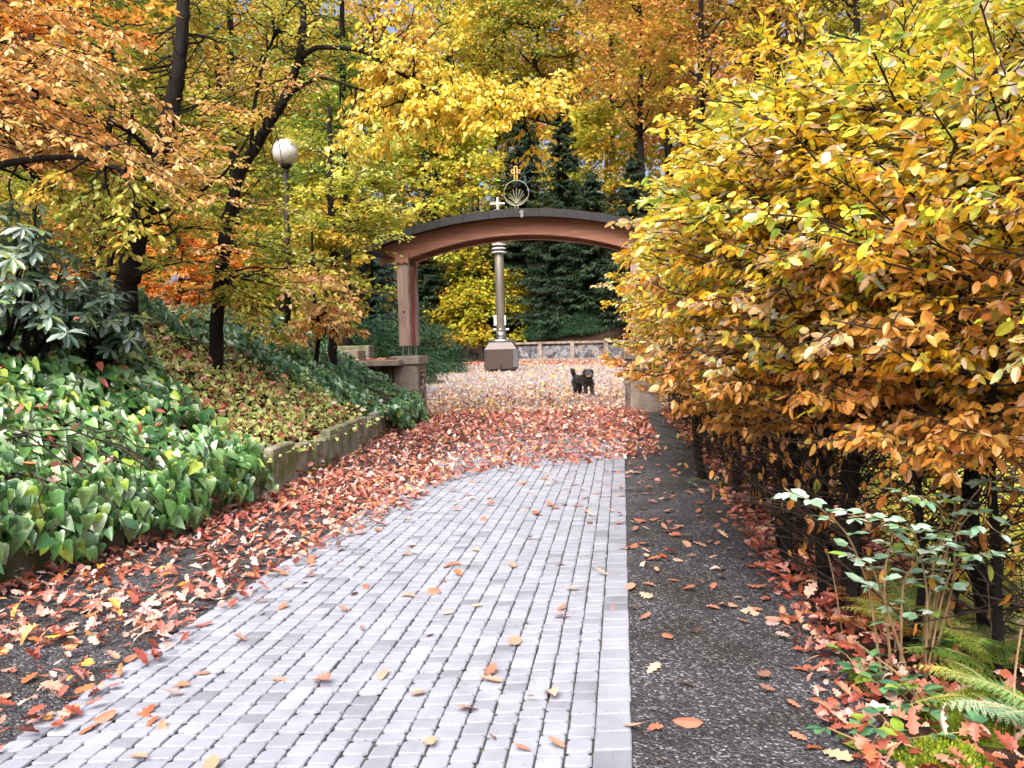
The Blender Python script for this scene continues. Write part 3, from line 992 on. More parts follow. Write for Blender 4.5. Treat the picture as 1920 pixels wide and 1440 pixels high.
P_FALLD = [(3, (162, 90, 66)), (2, (136, 70, 50)), (2, (184, 118, 90)), (1, (200, 150, 122))]
P_YEW = [(3, (34, 66, 48)), (2, (48, 86, 58)), (1, (80, 112, 60))]
P_SPRUCE = [(3, (24, 44, 26)), (2, (34, 58, 34)), (1, (50, 76, 44))]
P_BLUE = [(3, (64, 92, 88)), (2, (84, 112, 106)), (1, (50, 72, 66))]

def loc_obj(o, base):
    o.data.transform(Matrix.Translation((-float(base[0]), -float(base[1]), -float(base[2]))))
    return o

def trunk_line(pts):
    return np.array([at(*p) for p in pts])

def fine(p, k=4):
    """smoother polyline"""
    t = np.linspace(0, 1, (len(p) - 1) * k + 1)
    c = np.stack([np.interp(t, np.linspace(0, 1, len(p)), p[:, i]) for i in range(3)], 1)
    for _ in range(2):
        c[1:-1] = (c[:-2] + 2 * c[1:-1] + c[2:]) / 4
    return c

GAPS = [((535, 280), 70, 15, .93), ((537, 360), 40, 15, .8), ((538, 480), 35, 15, .7), ((538, 580), 35, 15, .8), ((342, 60), 60, 9.1, .8), ((332, 150), 60, 9.1, .6), ((262, 430), 60, 9, .8), ((242, 510), 60, 9, .8), ((420, 430), 45, 9.8, .7), ((415, 520), 45, 9.8, .7), ((560, 60), 45, 9.9, .7), ((535, 180), 40, 9.9, .5)]

def open_to(P):
    """boughs that would grow across the lamp head or hide a trunk's open stretch were cut back"""
    q = pj(P[3:])
    for (gx, gy), r, Y, pr in GAPS:
        if P[-1][1] < Y and (np.hypot(q[:, 0] - gx, q[:, 1] - gy) < r).any() and rng.random() < pr:
            return True
    return False

def zone_tree(name, trunk, r0, r1, zones, label, group=None, cat='tree', extra=(), shape='round', mat=None, twigs=0):
    """trunk polyline in the world; boughs reach from it to tips spread through the crown's regions"""
    trunk = np.asarray(trunk, float)
    base = trunk[0].copy()
    root = empty(name, base)
    tag(root, label, cat, group)
    mb = MB()
    tl_ = fine(trunk, 9)
    tl_[1:-1] += rng.normal(0, .008, (len(tl_) - 2, 3))
    rad = np.linspace(r0, r1, len(tl_))
    rad[:2] *= 1.25
    mb.tube(tl_, rad, 14, rough=.07)
    for line, a, b_ in extra:
        mb.tube(fine(np.asarray(line), 5), np.linspace(a, b_, (len(line) - 1) * 5 + 1), 8, rough=.08)
    loc_obj(mb.build('trunk', M_bark, root, True), base)
    bm_, lv = MB(), Leaves()
    lines = [tl_] + [fine(np.asarray(l[0]), 5) for l in extra]
    for z in zones:
        src = lines[z.get('src', 0)]
        for _ in range(z['n']):
            if 'tip' in z:
                tip = z['tip']()
            else:
                tip = at(rng.uniform(*z['px']), rng.uniform(*z['py']), rng.uniform(*z['Y']))
            lo = z.get('lift', (-.5, .3))
            tz = tip[2] + rng.uniform(*lo)
            lowi = int(z.get('from', .15) * (len(src) - 1))
            if z.get('near'):
                dd = np.linalg.norm(src - tip, axis=1) + rng.uniform(0, .5, len(src))
                i = lowi + int(np.argmin(dd[lowi:]))
            else:
                i = lowi + int(np.argmin(np.abs(src[lowi:, 2] - tz)))
            P = curve(src[i], tip, 8, z.get('sag', .04), .05)
            if open_to(P):
                continue
            bough(bm_, lv, P, z.get('r', .014), z.get('ntw', 12), z.get('tl', .45), z.get('nl', 9), z.get('ls', .075), z['pal'],
                  z.get('t0', .35), z.get('droop', .15), z.get('flat', .2), z.get('asp', .62), z.get('tilt', .35), z.get('hang', 0))
    if twigs:
        for _ in range(twigs):
            i = rng.integers(len(tl_) // 4, len(tl_))
            e = tl_[i] + np.array([rng.normal(0, .6), rng.normal(0, .5), rng.normal(.1, .35)])
            bm_.tube(curve(tl_[i], e, 6, .05, .12), np.linspace(.008, .002, 6), 4, cap=False)
    loc_obj(bm_.build('branches', M_bark, root), base)
    loc_obj(lv.build('crown', mat or M_leaf, root, shape), base)
    return root

def gz(p, off=-.1):
    p = np.array(p, float)
    p[2] = float(terr(p[0], p[1])) + off
    return p

# --- left trees close by
t1 = trunk_line([(236, 640, 9), (240, 520, 9), (262, 405, 9.05), (296, 300, 9.1), (320, 215, 9.15), (336, 120, 9.2), (345, 0, 9.3), (352, -160, 9.4)])
t1[0] = gz(t1[0])
zone_tree('beech_tree', t1, .135, .055, [
    dict(px=(120, 520), py=(-120, 250), Y=(9.2, 11.5), n=46, pal=P_OLIVE, ls=.06, ntw=13, nl=9),
    dict(px=(60, 470), py=(330, 520), Y=(8.4, 10.5), n=20, pal=P_GOLDGREEN, ls=.07, ntw=12, nl=9),
    dict(px=(330, 460), py=(180, 480), Y=(7.4, 9), n=12, pal=P_PINK, ls=.066, ntw=12, nl=9),
], 'beech with a thick black trunk leaning right, second from the left edge of the bank', extra=[
    (np.array([at(296, 300, 9.1), at(240, 240, 8.8), at(150, 215, 8.5), at(30, 150, 8)]), .035, .012),
    (np.array([at(262, 405, 9.05), at(330, 390, 8.9), at(420, 330, 8.7), at(470, 250, 8.6)]), .028, .008)], twigs=40)

t2 = trunk_line([(398, 660, 10), (412, 530, 10), (424, 430, 10), (447, 330, 10), (497, 245, 10), (540, 175, 10), (563, 110, 10), (570, 20, 10.1), (574, -160, 10.2)])
t2[0] = gz(t2[0])
fk1 = np.array([at(563, 110, 10), at(592, 87, 9.9), at(680, 93, 9.7), at(755, 140, 9.5), at(850, 195, 9.3), at(960, 212, 9.1), at(1075, 245, 9)])
fk2 = np.array([at(537, 180, 10), at(600, 142, 9.8), at(665, 165, 9.6), at(760, 190, 9.4), at(830, 240, 9.2)])
fk3 = np.array([at(470, 290, 10), at(476, 200, 10.1), at(492, 120, 10.2), at(535, 20, 10.4), at(560, -80, 10.5)])
zone_tree('beech_tree', t2, .088, .032, [
    dict(px=(640, 1090), py=(105, 300), Y=(8.6, 9.8), n=36, pal=P_YELLOW, ls=.07, ntw=11, nl=8, src=1, near=True, tl=.40, hang=.75, droop=.25, t0=.1, sag=.02),
    dict(px=(740, 1010), py=(150, 240), Y=(8.7, 9.6), n=22, pal=P_YELLOW, ls=.07, ntw=12, nl=9, src=1, near=True, tl=.36, hang=.75, droop=.25, t0=.1, sag=.02),
    dict(px=(640, 900), py=(-20, 140), Y=(8.8, 10), n=12, pal=P_YELLOW, ls=.068, ntw=8, nl=8, src=1, near=True, tl=.40, hang=.8, t0=.1),
    dict(px=(600, 860), py=(170, 330), Y=(8.8, 10), n=12, pal=P_YELLOW, ls=.08, ntw=6, nl=6, src=2, near=True, tl=.4, hang=.8, t0=.2),
    dict(px=(380, 640), py=(-80, 260), Y=(9.3, 11.5), n=24, pal=P_GOLDGREEN, ls=.062, ntw=11, nl=8, src=3, near=True),
    dict(px=(400, 600), py=(120, 440), Y=(9, 11), n=18, pal=P_PINK, ls=.062, ntw=10, nl=8),
    dict(px=(330, 520), py=(520, 630), Y=(8.6, 9.8), n=22, pal=P_GOLDGREEN, ls=.06, ntw=11, nl=9, tl=.36, droop=.05),
    dict(px=(420, 690), py=(455, 640), Y=(9.2, 11.5), n=26, pal=P_LIME, ls=.064, ntw=11, nl=8, tl=.4, droop=.05),
], 'forked beech with a long bough of hanging yellow leaves stretched towards the gate', extra=[(fk1, .034, .008), (fk2, .022, .006), (fk3, .028, .010)], twigs=50)

t0 = np.array([[-6.3, 8.2, 1.6], [-6.25, 8.1, 3.2], [-6.2, 8.0, 5.0], [-6.1, 8, 8.0]])
t0[0] = gz(t0[0])
big = np.array([[-6.25, 8.1, 3.0], at(-60, 320, 7.6), at(60, 298, 7.3), at(150, 293, 7.1), at(230, 320, 6.9)])
zone_tree('beech_tree', t0, .2, .09, [
    dict(px=(-60, 250), py=(60, 330), Y=(6.2, 8.4), n=40, pal=P_PINK, ls=.064, ntw=14, nl=11, sag=.07, droop=.28, lift=(.1, .9), t0=.45),
    dict(px=(160, 400), py=(240, 380), Y=(6.6, 8), n=15, pal=P_PINK, ls=.064, ntw=14, nl=11, sag=.08, droop=.3, lift=(.4, 1.2), t0=.5),
    dict(px=(0, 330), py=(330, 470), Y=(6.6, 8.2), n=14, pal=P_GOLDGREEN, ls=.075, ntw=11, nl=9, sag=.06, droop=.2, src=1, near=True),
    dict(px=(-80, 300), py=(-140, 90), Y=(6.5, 9), n=24, pal=P_ORANGE, ls=.066, ntw=12, nl=9, lift=(-.2, .6)),
], 'beech at the left edge of the photo whose drooping boughs carry salmon orange leaves', extra=[(big, .05, .012)])

ta = trunk_line([(178, 620, 11), (186, 500, 11), (196, 380, 11), (206, 250, 11), (215, 60, 11)])
ta[0] = gz(ta[0])
tb = np.array([ta[0] + [.12, 0, .3], at(205, 500, 11), at(222, 400, 11), at(240, 280, 11.1), at(262, 100, 11.2)])
zone_tree('young_beech', ta, .06, .03, [
    dict(px=(60, 420), py=(-60, 430), Y=(10, 13.5), n=40, pal=P_OLIVE, ls=.07, ntw=12, nl=8),
    dict(px=(40, 260), py=(380, 560), Y=(10, 12), n=16, pal=P_RUST, ls=.08, ntw=10, nl=8),
], 'young beech with a thin twin stem, behind and left of the thick black trunk', extra=[(tb, .05, .02)], twigs=25)

# --- middle distance behind the lamp
def mid_tree(px, py, Y, zones, label, r0=.09, lean=0.0, top=-150, name='hornbeam_tree'):
    b0 = gz(at(px, py, Y))
    tp = at(px + lean, top, Y + .3)
    zone_tree(name, np.array([b0, b0 * .65 + tp * .35 + [.1, 0, 0], b0 * .3 + tp * .7, tp]), r0, r0 * .35, zones, label)

mid_tree(618, 640, 14.5, [
    dict(px=(540, 775), py=(245, 450), Y=(12.8, 15.5), n=70, pal=P_LIME, ls=.085, ntw=13, nl=9, tl=.6, droop=.1),
    dict(px=(520, 670), py=(420, 600), Y=(13, 15), n=26, pal=P_GOLDGREEN, ls=.085, ntw=12, nl=9, tl=.55),
], 'lime green and yellow hornbeam overhanging the left eave of the gate roof', top=200)
mid_tree(640, 620, 18, [
    dict(px=(520, 760), py=(60, 330), Y=(16, 20), n=48, pal=P_GREEN, ls=.105, ntw=13, nl=9, tl=.8),
    dict(px=(480, 700), py=(-120, 120), Y=(16, 20), n=22, pal=P_GOLDGREEN, ls=.105, ntw=13, nl=9, tl=.8),
], 'still green tree behind the lamp globe, right of the forked trunk', .11)
mid_tree(330, 600, 15, [
    dict(px=(210, 480), py=(395, 590), Y=(12.5, 16), n=46, pal=P_ORANGE, ls=.10, ntw=12, nl=8, tl=.55),
], 'low bright orange sapling between the two black trunks', .05, top=330, name='beech_sapling')
mid_tree(585, 650, 13, [
    dict(px=(500, 660), py=(500, 630), Y=(11.5, 14), n=32, pal=P_PINK, ls=.09, ntw=11, nl=8, tl=.5, droop=.25, hang=.2),
], 'low sapling with golden orange leaves beside the lamp post', .045, top=430, name='beech_sapling')
mid_tree(60, 560, 16, [
    dict(px=(-120, 250), py=(40, 330), Y=(13.5, 17), n=46, pal=P_ORANGE, ls=.09, ntw=12, nl=9, tl=.7),
    dict(px=(-120, 300), py=(280, 500), Y=(14, 17), n=28, pal=P_GREEN, ls=.09, ntw=12, nl=8, tl=.7),
], 'orange beech far left, seen through the salmon leaved boughs', .12, name='beech_tree')
mid_tree(430, 580, 21, [
    dict(px=(250, 620), py=(-150, 210), Y=(18, 23), n=44, pal=P_GOLDGREEN, ls=.12, ntw=13, nl=9, tl=1.0),
    dict(px=(280, 620), py=(180, 520), Y=(18, 23), n=50, pal=P_OLIVE, ls=.12, ntw=13, nl=9, tl=1.0),
], 'tall olive and gold tree behind the forked beech', .15, name='beech_tree')
mid_tree(170, 560, 24, [
    dict(px=(-100, 330), py=(-150, 240), Y=(21, 27), n=44, pal=P_ORANGE, ls=.13, ntw=13, nl=9, tl=1.1),
    dict(px=(-100, 330), py=(220, 540), Y=(21, 26), n=46, pal=P_OLIVE, ls=.13, ntw=13, nl=9, tl=1.1),
], 'tall orange topped tree at the back of the bank on the far left', .17, name='beech_tree')

# --- the wood behind the plaza
def far_tree(seed, h, cb, cr, ncl, cards, size, pal, sparse=.5, nlimb=26, lo=0.0):
    global rng
    keep, rng = rng, np.random.default_rng(seed)
    mb, lv = MB(), Leaves()
    k = 9
    tz_ = np.linspace(0, h * .96, k)
    tr = np.column_stack([np.cumsum(rng.normal(0, .16, k)) , np.cumsum(rng.normal(0, .16, k)), tz_])
    tr[0, :2] = 0
    trf = fine(tr, 3)
    r0 = .011 * h
    mb.tube(trf, np.linspace(r0, .05, len(trf)) * np.where(np.arange(len(trf)) < 2, 1.2, 1), 8)
    z = cb + (h - cb) * rng.uniform(0, 1, ncl) ** .9
    q = (z - cb) / (h - cb)
    prof = np.clip(np.sin(np.pi * (.14 + .86 * q)) ** .6, .12, 1)
    rr = cr * prof * np.sqrt(rng.uniform(.05, 1, ncl))
    an = rng.uniform(0, 2 * np.pi, ncl)
    tx = np.interp(z, trf[:, 2], trf[:, 0]); ty = np.interp(z, trf[:, 2], trf[:, 1])
    C = np.column_stack([tx + rr * np.cos(an), ty + rr * np.sin(an), z])
    idx = rng.choice(ncl, min(nlimb, ncl), replace=False)
    for i in idx:
        zz = max(cb * .75, C[i, 2] - rr[i] * rng.uniform(.25, .8))
        p0 = np.array([np.interp(zz, trf[:, 2], trf[:, 0]), np.interp(zz, trf[:, 2], trf[:, 1]), zz])
        mb.tube(curve(p0, C[i], 6, .06, .1), np.linspace(r0 * .33, .02, 6), 5, cap=False)
    disc = rng.uniform(.55, 1.35, ncl) * (cr / 4.5) ** .5
    n = ncl * cards
    a2 = rng.uniform(0, 2 * np.pi, n); rd = np.sqrt(rng.uniform(0, 1, n)) * np.repeat(disc, cards)
    pos = np.repeat(C, cards, 0) + np.column_stack([rd * np.cos(a2), rd * np.sin(a2), rng.normal(0, .16, n) - .12 * rd])
    base = np.repeat(pick(pal, ncl, .16), cards, 0)
    cc = np.clip(base * .6 + pick(pal, n) * .4, .004, .85)
    ax = nz(np.column_stack([np.cos(a2), np.sin(a2), rng.normal(-.25, .35, n)]))
    nm = nz(UP + rng.normal(0, .5, (n, 3)))
    L = size * rng.uniform(.6, 1.3, n)
    lv.add(pos, ax, nm, L, L * .75, cc, .1, .1)
    out = (np.concatenate(mb.V), [np.concatenate(v) for v in mb.F.values()], lv)
    rng = keep
    return mb, lv

def put(name, trunk_me, crown_me, x, y, s, rz, label, group, cat='tree', dz=-.3):
    o = empty(name, (x, y, float(terr(x, y)) + dz), rz)
    o.scale = (s, s, s)
    tag(o, label, cat, group)
    t = obj('trunk', trunk_me, o)
    c = obj('crown', crown_me, o)
    return o

def far_meshes(*a, bark=None, **k):
    mb, lv = far_tree(*a, **k)
    V = np.concatenate(mb.V); F = [np.concatenate(v) for v in mb.F.values()]
    return mesh_np('trunk', V, F, bark or M_farbark, smooth=True), lv.mesh('crown', M_far, 'diamond')

FT = {
    'rust': far_meshes(1, 30, 11, 5.2, 250, 46, .30, P_RUST + P_GOLDGREEN[:2]),
    'gold': far_meshes(2, 29, 11, 5.0, 230, 46, .30, P_GOLDGREEN),
    'olive': far_meshes(3, 27, 9, 4.8, 240, 46, .30, P_OLIVE),
    'orange': far_meshes(4, 30, 11, 5.2, 240, 46, .30, P_ORANGE[2:] + P_RUST + P_GOLDGREEN[:2]),
    'lime': far_meshes(5, 13, 2.0, 4.2, 230, 46, .30, P_LIME + P_GOLDGREEN),
    'yellow': far_meshes(6, 28, 12, 5.0, 210, 46, .30, P_YELLOW + P_GOLDGREEN),
}
def far_at(kind, px, Y, s, label, name='beech_tree', rz=None):
    p = at(px, 600, Y)
    put(name, *FT[kind], p[0], Y, s, rng.uniform(0, 6.28) if rz is None else rz, label, 'trees of the wood behind the plaza')

far_at('rust', 1205, 58, 1.0, 'thick dark trunk with a forked bent limb and rust leaves right of the gate finial')
far_at('rust', 1318, 54, 1.05, 'dark straight trunk with rust leaves rising just above the hornbeam hedge')
far_at('orange', 1150, 70, 1.05, 'slimmer trunk with orange leaves left of the forked rust beech')
far_at('gold', 1085, 76, 1.1, 'gold leaved tree standing behind the dark spruces')
far_at('gold', 945, 72, 1.0, 'thin trunk with sparse gold leaves above the white cross, left of a near twin')
far_at('yellow', 962, 75, 1.05, 'thin trunk with yellow leaves close beside its left neighbour above the column')
far_at('olive', 1012, 70, 1.1, 'straight dark trunk above the right side of the gate roof')
far_at('orange', 735, 62, 1.0, 'orange crowned tree with a broad dark trunk behind the yellow bough')
far_at('gold', 860, 80, 1.1, 'pale gold tree far back above the left half of the gate roof')
far_at('rust', 1422, 60, 1.05, 'rust tree directly behind the top of the hedge, left of two close trunks')
far_at('olive', 1458, 62, 1.05, 'olive tree with a dark trunk over the middle of the hedge')
far_at('orange', 1505, 66, 1.1, 'orange tree behind the hedge top with white sky on its left')
far_at('gold', 1600, 56, 1.05, 'gold tree behind the tallest hedge shoots')
far_at('rust', 1740, 58, 1.05, 'rust tree behind the hedge towards the right edge')
far_at('olive', 1888, 44, 1.0, 'thick black trunk with dark green leaves at the right edge above the hedge')
far_at('rust', 1260, 78, 1.15, 'rust tree standing far back between the two dark trunks right of the gate')
far_at('olive', 600, 55, 1.0, 'olive tree far behind the lamp globe')
far_at('orange', 430, 50, 1.0, 'orange tree on the slope far behind the forked beech')
far_at('gold', 240, 48, 1.0, 'gold tree on the slope far behind the thick black trunk')
far_at('orange', 60, 46, 1.0, 'orange tree on the slope at the far left behind the boughs')
far_at('lime', 872, 60, 1.25, 'yellow green tree showing between the gate roof and the yellow bough', 'maple_tree')
far_at('lime', 800, 66, 1.35, 'yellow green tree left of its twin above the left end of the gate roof', 'maple_tree')
far_at('lime', 1110, 64, 1.05, 'golden green tree right of the spruces above the right end of the roof', 'maple_tree')

far_at('lime', 470, 33, .8, 'low golden green tree on the slope right of the hut, behind the lamp pole', 'maple_tree')
far_at('lime', 560, 36, .9, 'low golden green tree on the slope behind the lamp globe', 'maple_tree')
far_at('lime', 380, 34, .85, 'low golden green tree on the slope directly behind the hut', 'maple_tree')
far_at('lime', 250, 31, .85, 'low golden green tree on the slope behind the thick black trunk', 'maple_tree')
far_at('lime', 110, 30, .85, 'low golden green tree on the slope behind the rhododendrons', 'maple_tree')
far_at('lime', 640, 44, .9, 'low golden green tree behind the lime hornbeam', 'maple_tree')
far_at('lime', 1420, 26, .75, 'small golden green tree beyond the hedge, left of the thick forked stems', 'maple_tree')
far_at('lime', 1580, 22, .7, 'small golden green tree beyond the hedge, behind the forked stems', 'maple_tree')
far_at('lime', 1760, 19, .7, 'small golden green tree beyond the hedge towards the right edge', 'maple_tree')
far_at('lime', 1960, 17, .8, 'small golden green tree beyond the hedge, cut by the right edge', 'maple_tree')

# far-off wood closing the view, one mass
def woodland():
    mb, lv = MB(), Leaves()
    for i in range(100):
        a = rng.uniform(-1.25, 1.25)
        d = rng.uniform(88, 135)
        x, y = d * math.sin(a), d * math.cos(a)
        if abs(a) > .75: 
            d = rng.uniform(45, 95); x, y = d * math.sin(a), d * math.cos(a)
        z0 = float(terr(x, y))
        h = rng.uniform(20, 30)
        mb.tube([(x, y, z0 - .5), (x + rng.normal(0, .3), y, z0 + h * .5), (x + rng.normal(0, .6), y, z0 + h * .9)], [.3, .22, .06], 6, cap=False)
        n = 1500
        cl = rng.normal(0, 1, (60, 3)) * np.array([2.6, 2.6, h * .2]) + np.array([x, y, z0 + h * .62])
        pos = np.repeat(cl, n // 60, 0) + rng.normal(0, 1, (n, 3)) * np.array([.9, .9, .35])
        pal = [P_RUST, P_GOLDGREEN, P_OLIVE, P_ORANGE, P_GOLDGREEN][i % 5]
        L = rng.uniform(.45, .9, n)
        lv.add(pos, rng.normal(0, 1, (n, 3)), UP + rng.normal(0, .6, (n, 3)), L, L * .8, pick(pal, n, .15), .1, .1)
    o = lv.build('woodland', M_far, None, 'diamond')
    tag(o, kind='stuff')
    t = mb.build('woodland_trunks', M_farbark, o)
    tag(t, kind='stuff')
woodland()

# conifers
def conifer_meshes(seed, h, rb, pal, step=.42, nb=12, lo=.4, dens=20):
    r_ = np.random.default_rng(seed)
    mb, lv = MB(), Leaves()
    mb.tube([(0, 0, 0), (.02, 0, h * .5), (0, 0, h)], [.014 * h, .008 * h, .01], 8)
    S, A, N, L, W = [], [], [], [], []
    bs, be = [], []
    z = lo
    while z < h - .15:
        ln0 = rb * (1 - z / h) ** .85 + .12
        for k in range(nb):
            an = r_.uniform(0, 6.283)
            ln = ln0 * r_.uniform(.65, 1.12)
            dr = np.array([math.cos(an), math.sin(an), r_.uniform(-.42, -.12)])
            st = np.array([0, 0, z + r_.normal(0, .1)])
            t = np.linspace(.15, 1, dens)[:, None]
            p = st + dr * ln * t + np.array([0, 0, 1.0]) * (.18 * ln * t ** 2.5)
            bs.append(st); be.append(p[-1])
            sd = np.array([-dr[1], dr[0], 0])
            for s in (-1, 1):
                S.append(p + r_.normal(0, .03, p.shape))
                A.append(nz(dr * .7 + s * sd * r_.uniform(.35, .9, (dens, 1)) + np.array([0, 0, -1]) * r_.uniform(.05, .55, (dens, 1))))
                N.append(UP + r_.normal(0, .35, (dens, 3)))
                l = (.16 + .30 * ln / 3.2 * (1.1 - t[:, 0])) * r_.uniform(.7, 1.25, dens)
                L.append(l)
        z += step * (.75 + .5 * r_.random())
    S, A, N, L = [np.concatenate(v) for v in (S, A, N, L)]
    global rng
    keep, rng = rng, r_
    lv.add(S, A, N, L * 1.35, L * .42, pick(pal, len(S), .2), .1, .15)
    rng = keep
    mb.prisms(np.array(bs), np.array(be), .03, .008)
    return mb, lv

def conifer(name, px, Y, h, rb, pal, label, seed, group='dark conifers behind the plaza', dens=20, nb=12, lo=.4, step=.42):
    p = at(px, 600, Y)
    mb, lv = conifer_meshes(seed, h, rb, pal, step, nb, lo, dens)
    o = empty(name, (p[0], Y, float(terr(p[0], Y)) - .2))
    tag(o, label, 'conifer', group)
    mb.build('trunk', M_farbark, o)
    lv.build('needles', M_needle, o, 'diamond')
    return o

conifer('spruce_tree', 985, 58, 16.5, 4.3, P_SPRUCE, 'tall dark spruce right behind the gate finial', 21)
conifer('spruce_tree', 1062, 57, 15.0, 4.3, P_SPRUCE, 'dark spruce just right of the gate finial, shorter than its neighbour', 22)
conifer('spruce_tree', 1040, 54.5, 9.0, 4.0, P_SPRUCE, 'low spreading spruce under the right half of the arch', 23, lo=1.0)
conifer('spruce_tree', 1115, 53.5, 10.5, 4.2, P_SPRUCE, 'dark spruce whose boughs meet the hedge under the right end of the arch', 24, lo=.9)
conifer('spruce_tree', 1195, 50, 11, 4.2, P_SPRUCE, 'dark spruce hidden behind the hedge right of the gate', 27, lo=1.2)
conifer('spruce_tree', 945, 61, 9.5, 3.6, P_SPRUCE, 'dark spruce behind the yellow maple in the arch', 25)
conifer('spruce_tree', 800, 57, 9.0, 3.2, P_SPRUCE, 'dark spruce seen left of the yellow maple beside the post', 28)
conifer('spruce_tree', 815, 60, 17.0, 2.8, P_BLUE, 'blue grey spruce above the left end of the gate roof', 26)
conifer('spruce_tree', 700, 40, 10, 2.6, P_BLUE, 'blue green spruce between the lime hornbeam and the gate roof', 29)

# shrubs made of drooping sprays
def shrub(name, c, size, ncl, cards, ls, pal, label, cat='shrub', group=None, mat=None, shape='oval', hang=.3, asp=.6, stems=9, disc=.35, layer=.5):
    c = np.asarray(c, float)
    root = empty(name, c)
    tag(root, label, cat, group)
    mb, lv = MB(), Leaves()
    u = nz(rng.normal(0, 1, (ncl, 3)))
    u[:, 2] = np.abs(u[:, 2]) * 1.0 - .12
    C = u * np.asarray(size) * rng.uniform(.45, 1, (ncl, 1)) ** .6
    C[:, 2] = np.maximum(C[:, 2], .06)
    for i in range(stems):
        j = rng.integers(ncl)
        mb.tube(curve([rng.normal(0, .08), rng.normal(0, .08), -.1], C[j], 7, -.05, .08), np.linspace(.03, .006, 7), 5, cap=False)
    n = ncl * cards
    a2 = rng.uniform(0, 6.283, n)
    rd = disc * np.sqrt(rng.uniform(0, 1, n))
    pos = np.repeat(C, cards, 0) + np.column_stack([rd * np.cos(a2), rd * np.sin(a2), rng.normal(0, disc * .25, n) - .3 * rd])
    out = np.repeat(u, cards, 0)
    ax = nz(np.column_stack([np.cos(a2), np.sin(a2), rng.normal(-.1, .3, n)]) + out * .4 - UP * hang)
    nm = nz(UP + out * .5 + rng.normal(0, layer, (n, 3)))
    b0 = np.repeat(pick(pal, ncl, .15), cards, 0)
    L = ls * rng.uniform(.6, 1.25, n)
    lv.add(pos, ax, nm, L, L * asp, np.clip(b0 * .5 + pick(pal, n) * .5, .004, .85), .2, .15)
    mb.build('stems', M_bark, root)
    lv.build('foliage', mat or M_leaf, root, shape)
    return root

p = at(905, 600, 55.2)
shrub('yellow_maple', (p[0], 55.6, float(terr(p[0], 55.6)) + .6), (4.0, 2.2, 6.0), 105, 95, .25, [(3, (176, 174, 52)), (2, (136, 154, 48)), (2, (204, 182, 56)), (1, (200, 150, 50))], 'yellow leaved maple overhanging the rubble wall behind the column', 'tree', None, M_far, 'maple', .4, .9, 14, .95, .35)
for px, Y, sx, sh, lab in ((690, 24, 1.5, 2.7, 'dark green yew behind the concrete ledge left of the post'), (640, 27, 1.4, 2.4, 'dark yew partly hidden by the lime hornbeam, farther left'),
                           (815, 40, 1.5, 3.0, 'dark green yew at the foot of the plaza wall just right of the post'), (745, 30, 1.6, 3.6, 'tall dark yew directly behind the wooden post'), (1035, 53.6, 1.8, 1.9, 'low dark yew added to darken the slope above the rubble wall, right of the column'), (1105, 52.6, 1.8, 1.7, 'low dark yew added to darken the slope above the rubble wall, next to the hedge')):  # last two shrubs are made up, added to darken the bare slope
    p = at(px, 655, Y)
    shrub('yew_shrub', (p[0], Y, float(terr(p[0], Y))), (sx, 1.2, sh), 170, 70, .16, P_YEW, lab, 'shrub', 'dark yews beside the plaza', M_needle, 'diamond', .55, .22, 8, .42, .6)
p = at(628, 600, 20)
shrub('hazel_shrub', (p[0], 20, float(terr(p[0], 20))), (1.0, .9, 1.5), 60, 50, .12, [(1, (150, 190, 60)), (1, (120, 170, 50))], 'bright green hazel shrub left of the dark yews', 'shrub', None, M_leaf, 'oval', .2, .7, 6, .3)

# --- rhododendron: whorls of long leaves
def rhodo(c, size, nwh, label):
    root = empty('rhododendron', c)
    tag(root, label, 'shrub', 'rhododendrons on the bank')
    mb, lv = MB(), Leaves()
    u = nz(rng.normal(0, 1, (nwh, 3)) + [.25, -.5, .3])
    C = u * np.asarray(size) * rng.uniform(.55, 1, (nwh, 1))
    C[:, 2] = np.abs(C[:, 2]) + .1
    for i in range(0, nwh, 3):
        mb.tube(curve([rng.normal(0, .1), rng.normal(0, .1), -.1], C[i], 6, -.05, .06), np.linspace(.022, .006, 6), 5, cap=False)
    k = 10
    n = nwh * k
    an = (np.tile(np.arange(k) * 6.283 / k, nwh) + np.repeat(rng.uniform(0, 6, nwh), k) + rng.normal(0, .2, n))
    wz = nz(np.repeat(u, k, 0) * .6 + UP)
    A1 = nz(np.cross(wz, [1, .1, 0])); A2 = np.cross(wz, A1)
    rad = np.cos(an)[:, None] * A1 + np.sin(an)[:, None] * A2
    ax = nz(rad + wz * rng.uniform(-.7, .35, (n, 1)))
    nm = nz(wz + rad * .5 + rng.normal(0, .12, (n, 3)))
    L = .155 * rng.uniform(.65, 1.2, n)
    lv.add(np.repeat(C, k, 0), ax, nm, L, L * .33, pick(P_RHODO, n, .12), .25, .2)
    mb.build('stems', M_bark, root)
    lv.build('foliage', M_rhodo, root, 'lance')
c = at(30, 560, 7.0); c[2] = terr(c[0], c[1]) + .15
rhodo(c, (.75, .6, 1.25), 95, 'taller grey green rhododendron at the left edge of the photo')
c = at(160, 620, 7.7); c[2] = terr(c[0], c[1]) + .05
rhodo(c, (.68, .55, .85), 80, 'lower rhododendron in front of the thick black trunk')

# --- ivy and ground cover on the bank
def bank_pt(y, s, lift):
    x = wallx(y) - s
    return np.stack([x, y, terr(x, y) + lift], -1)

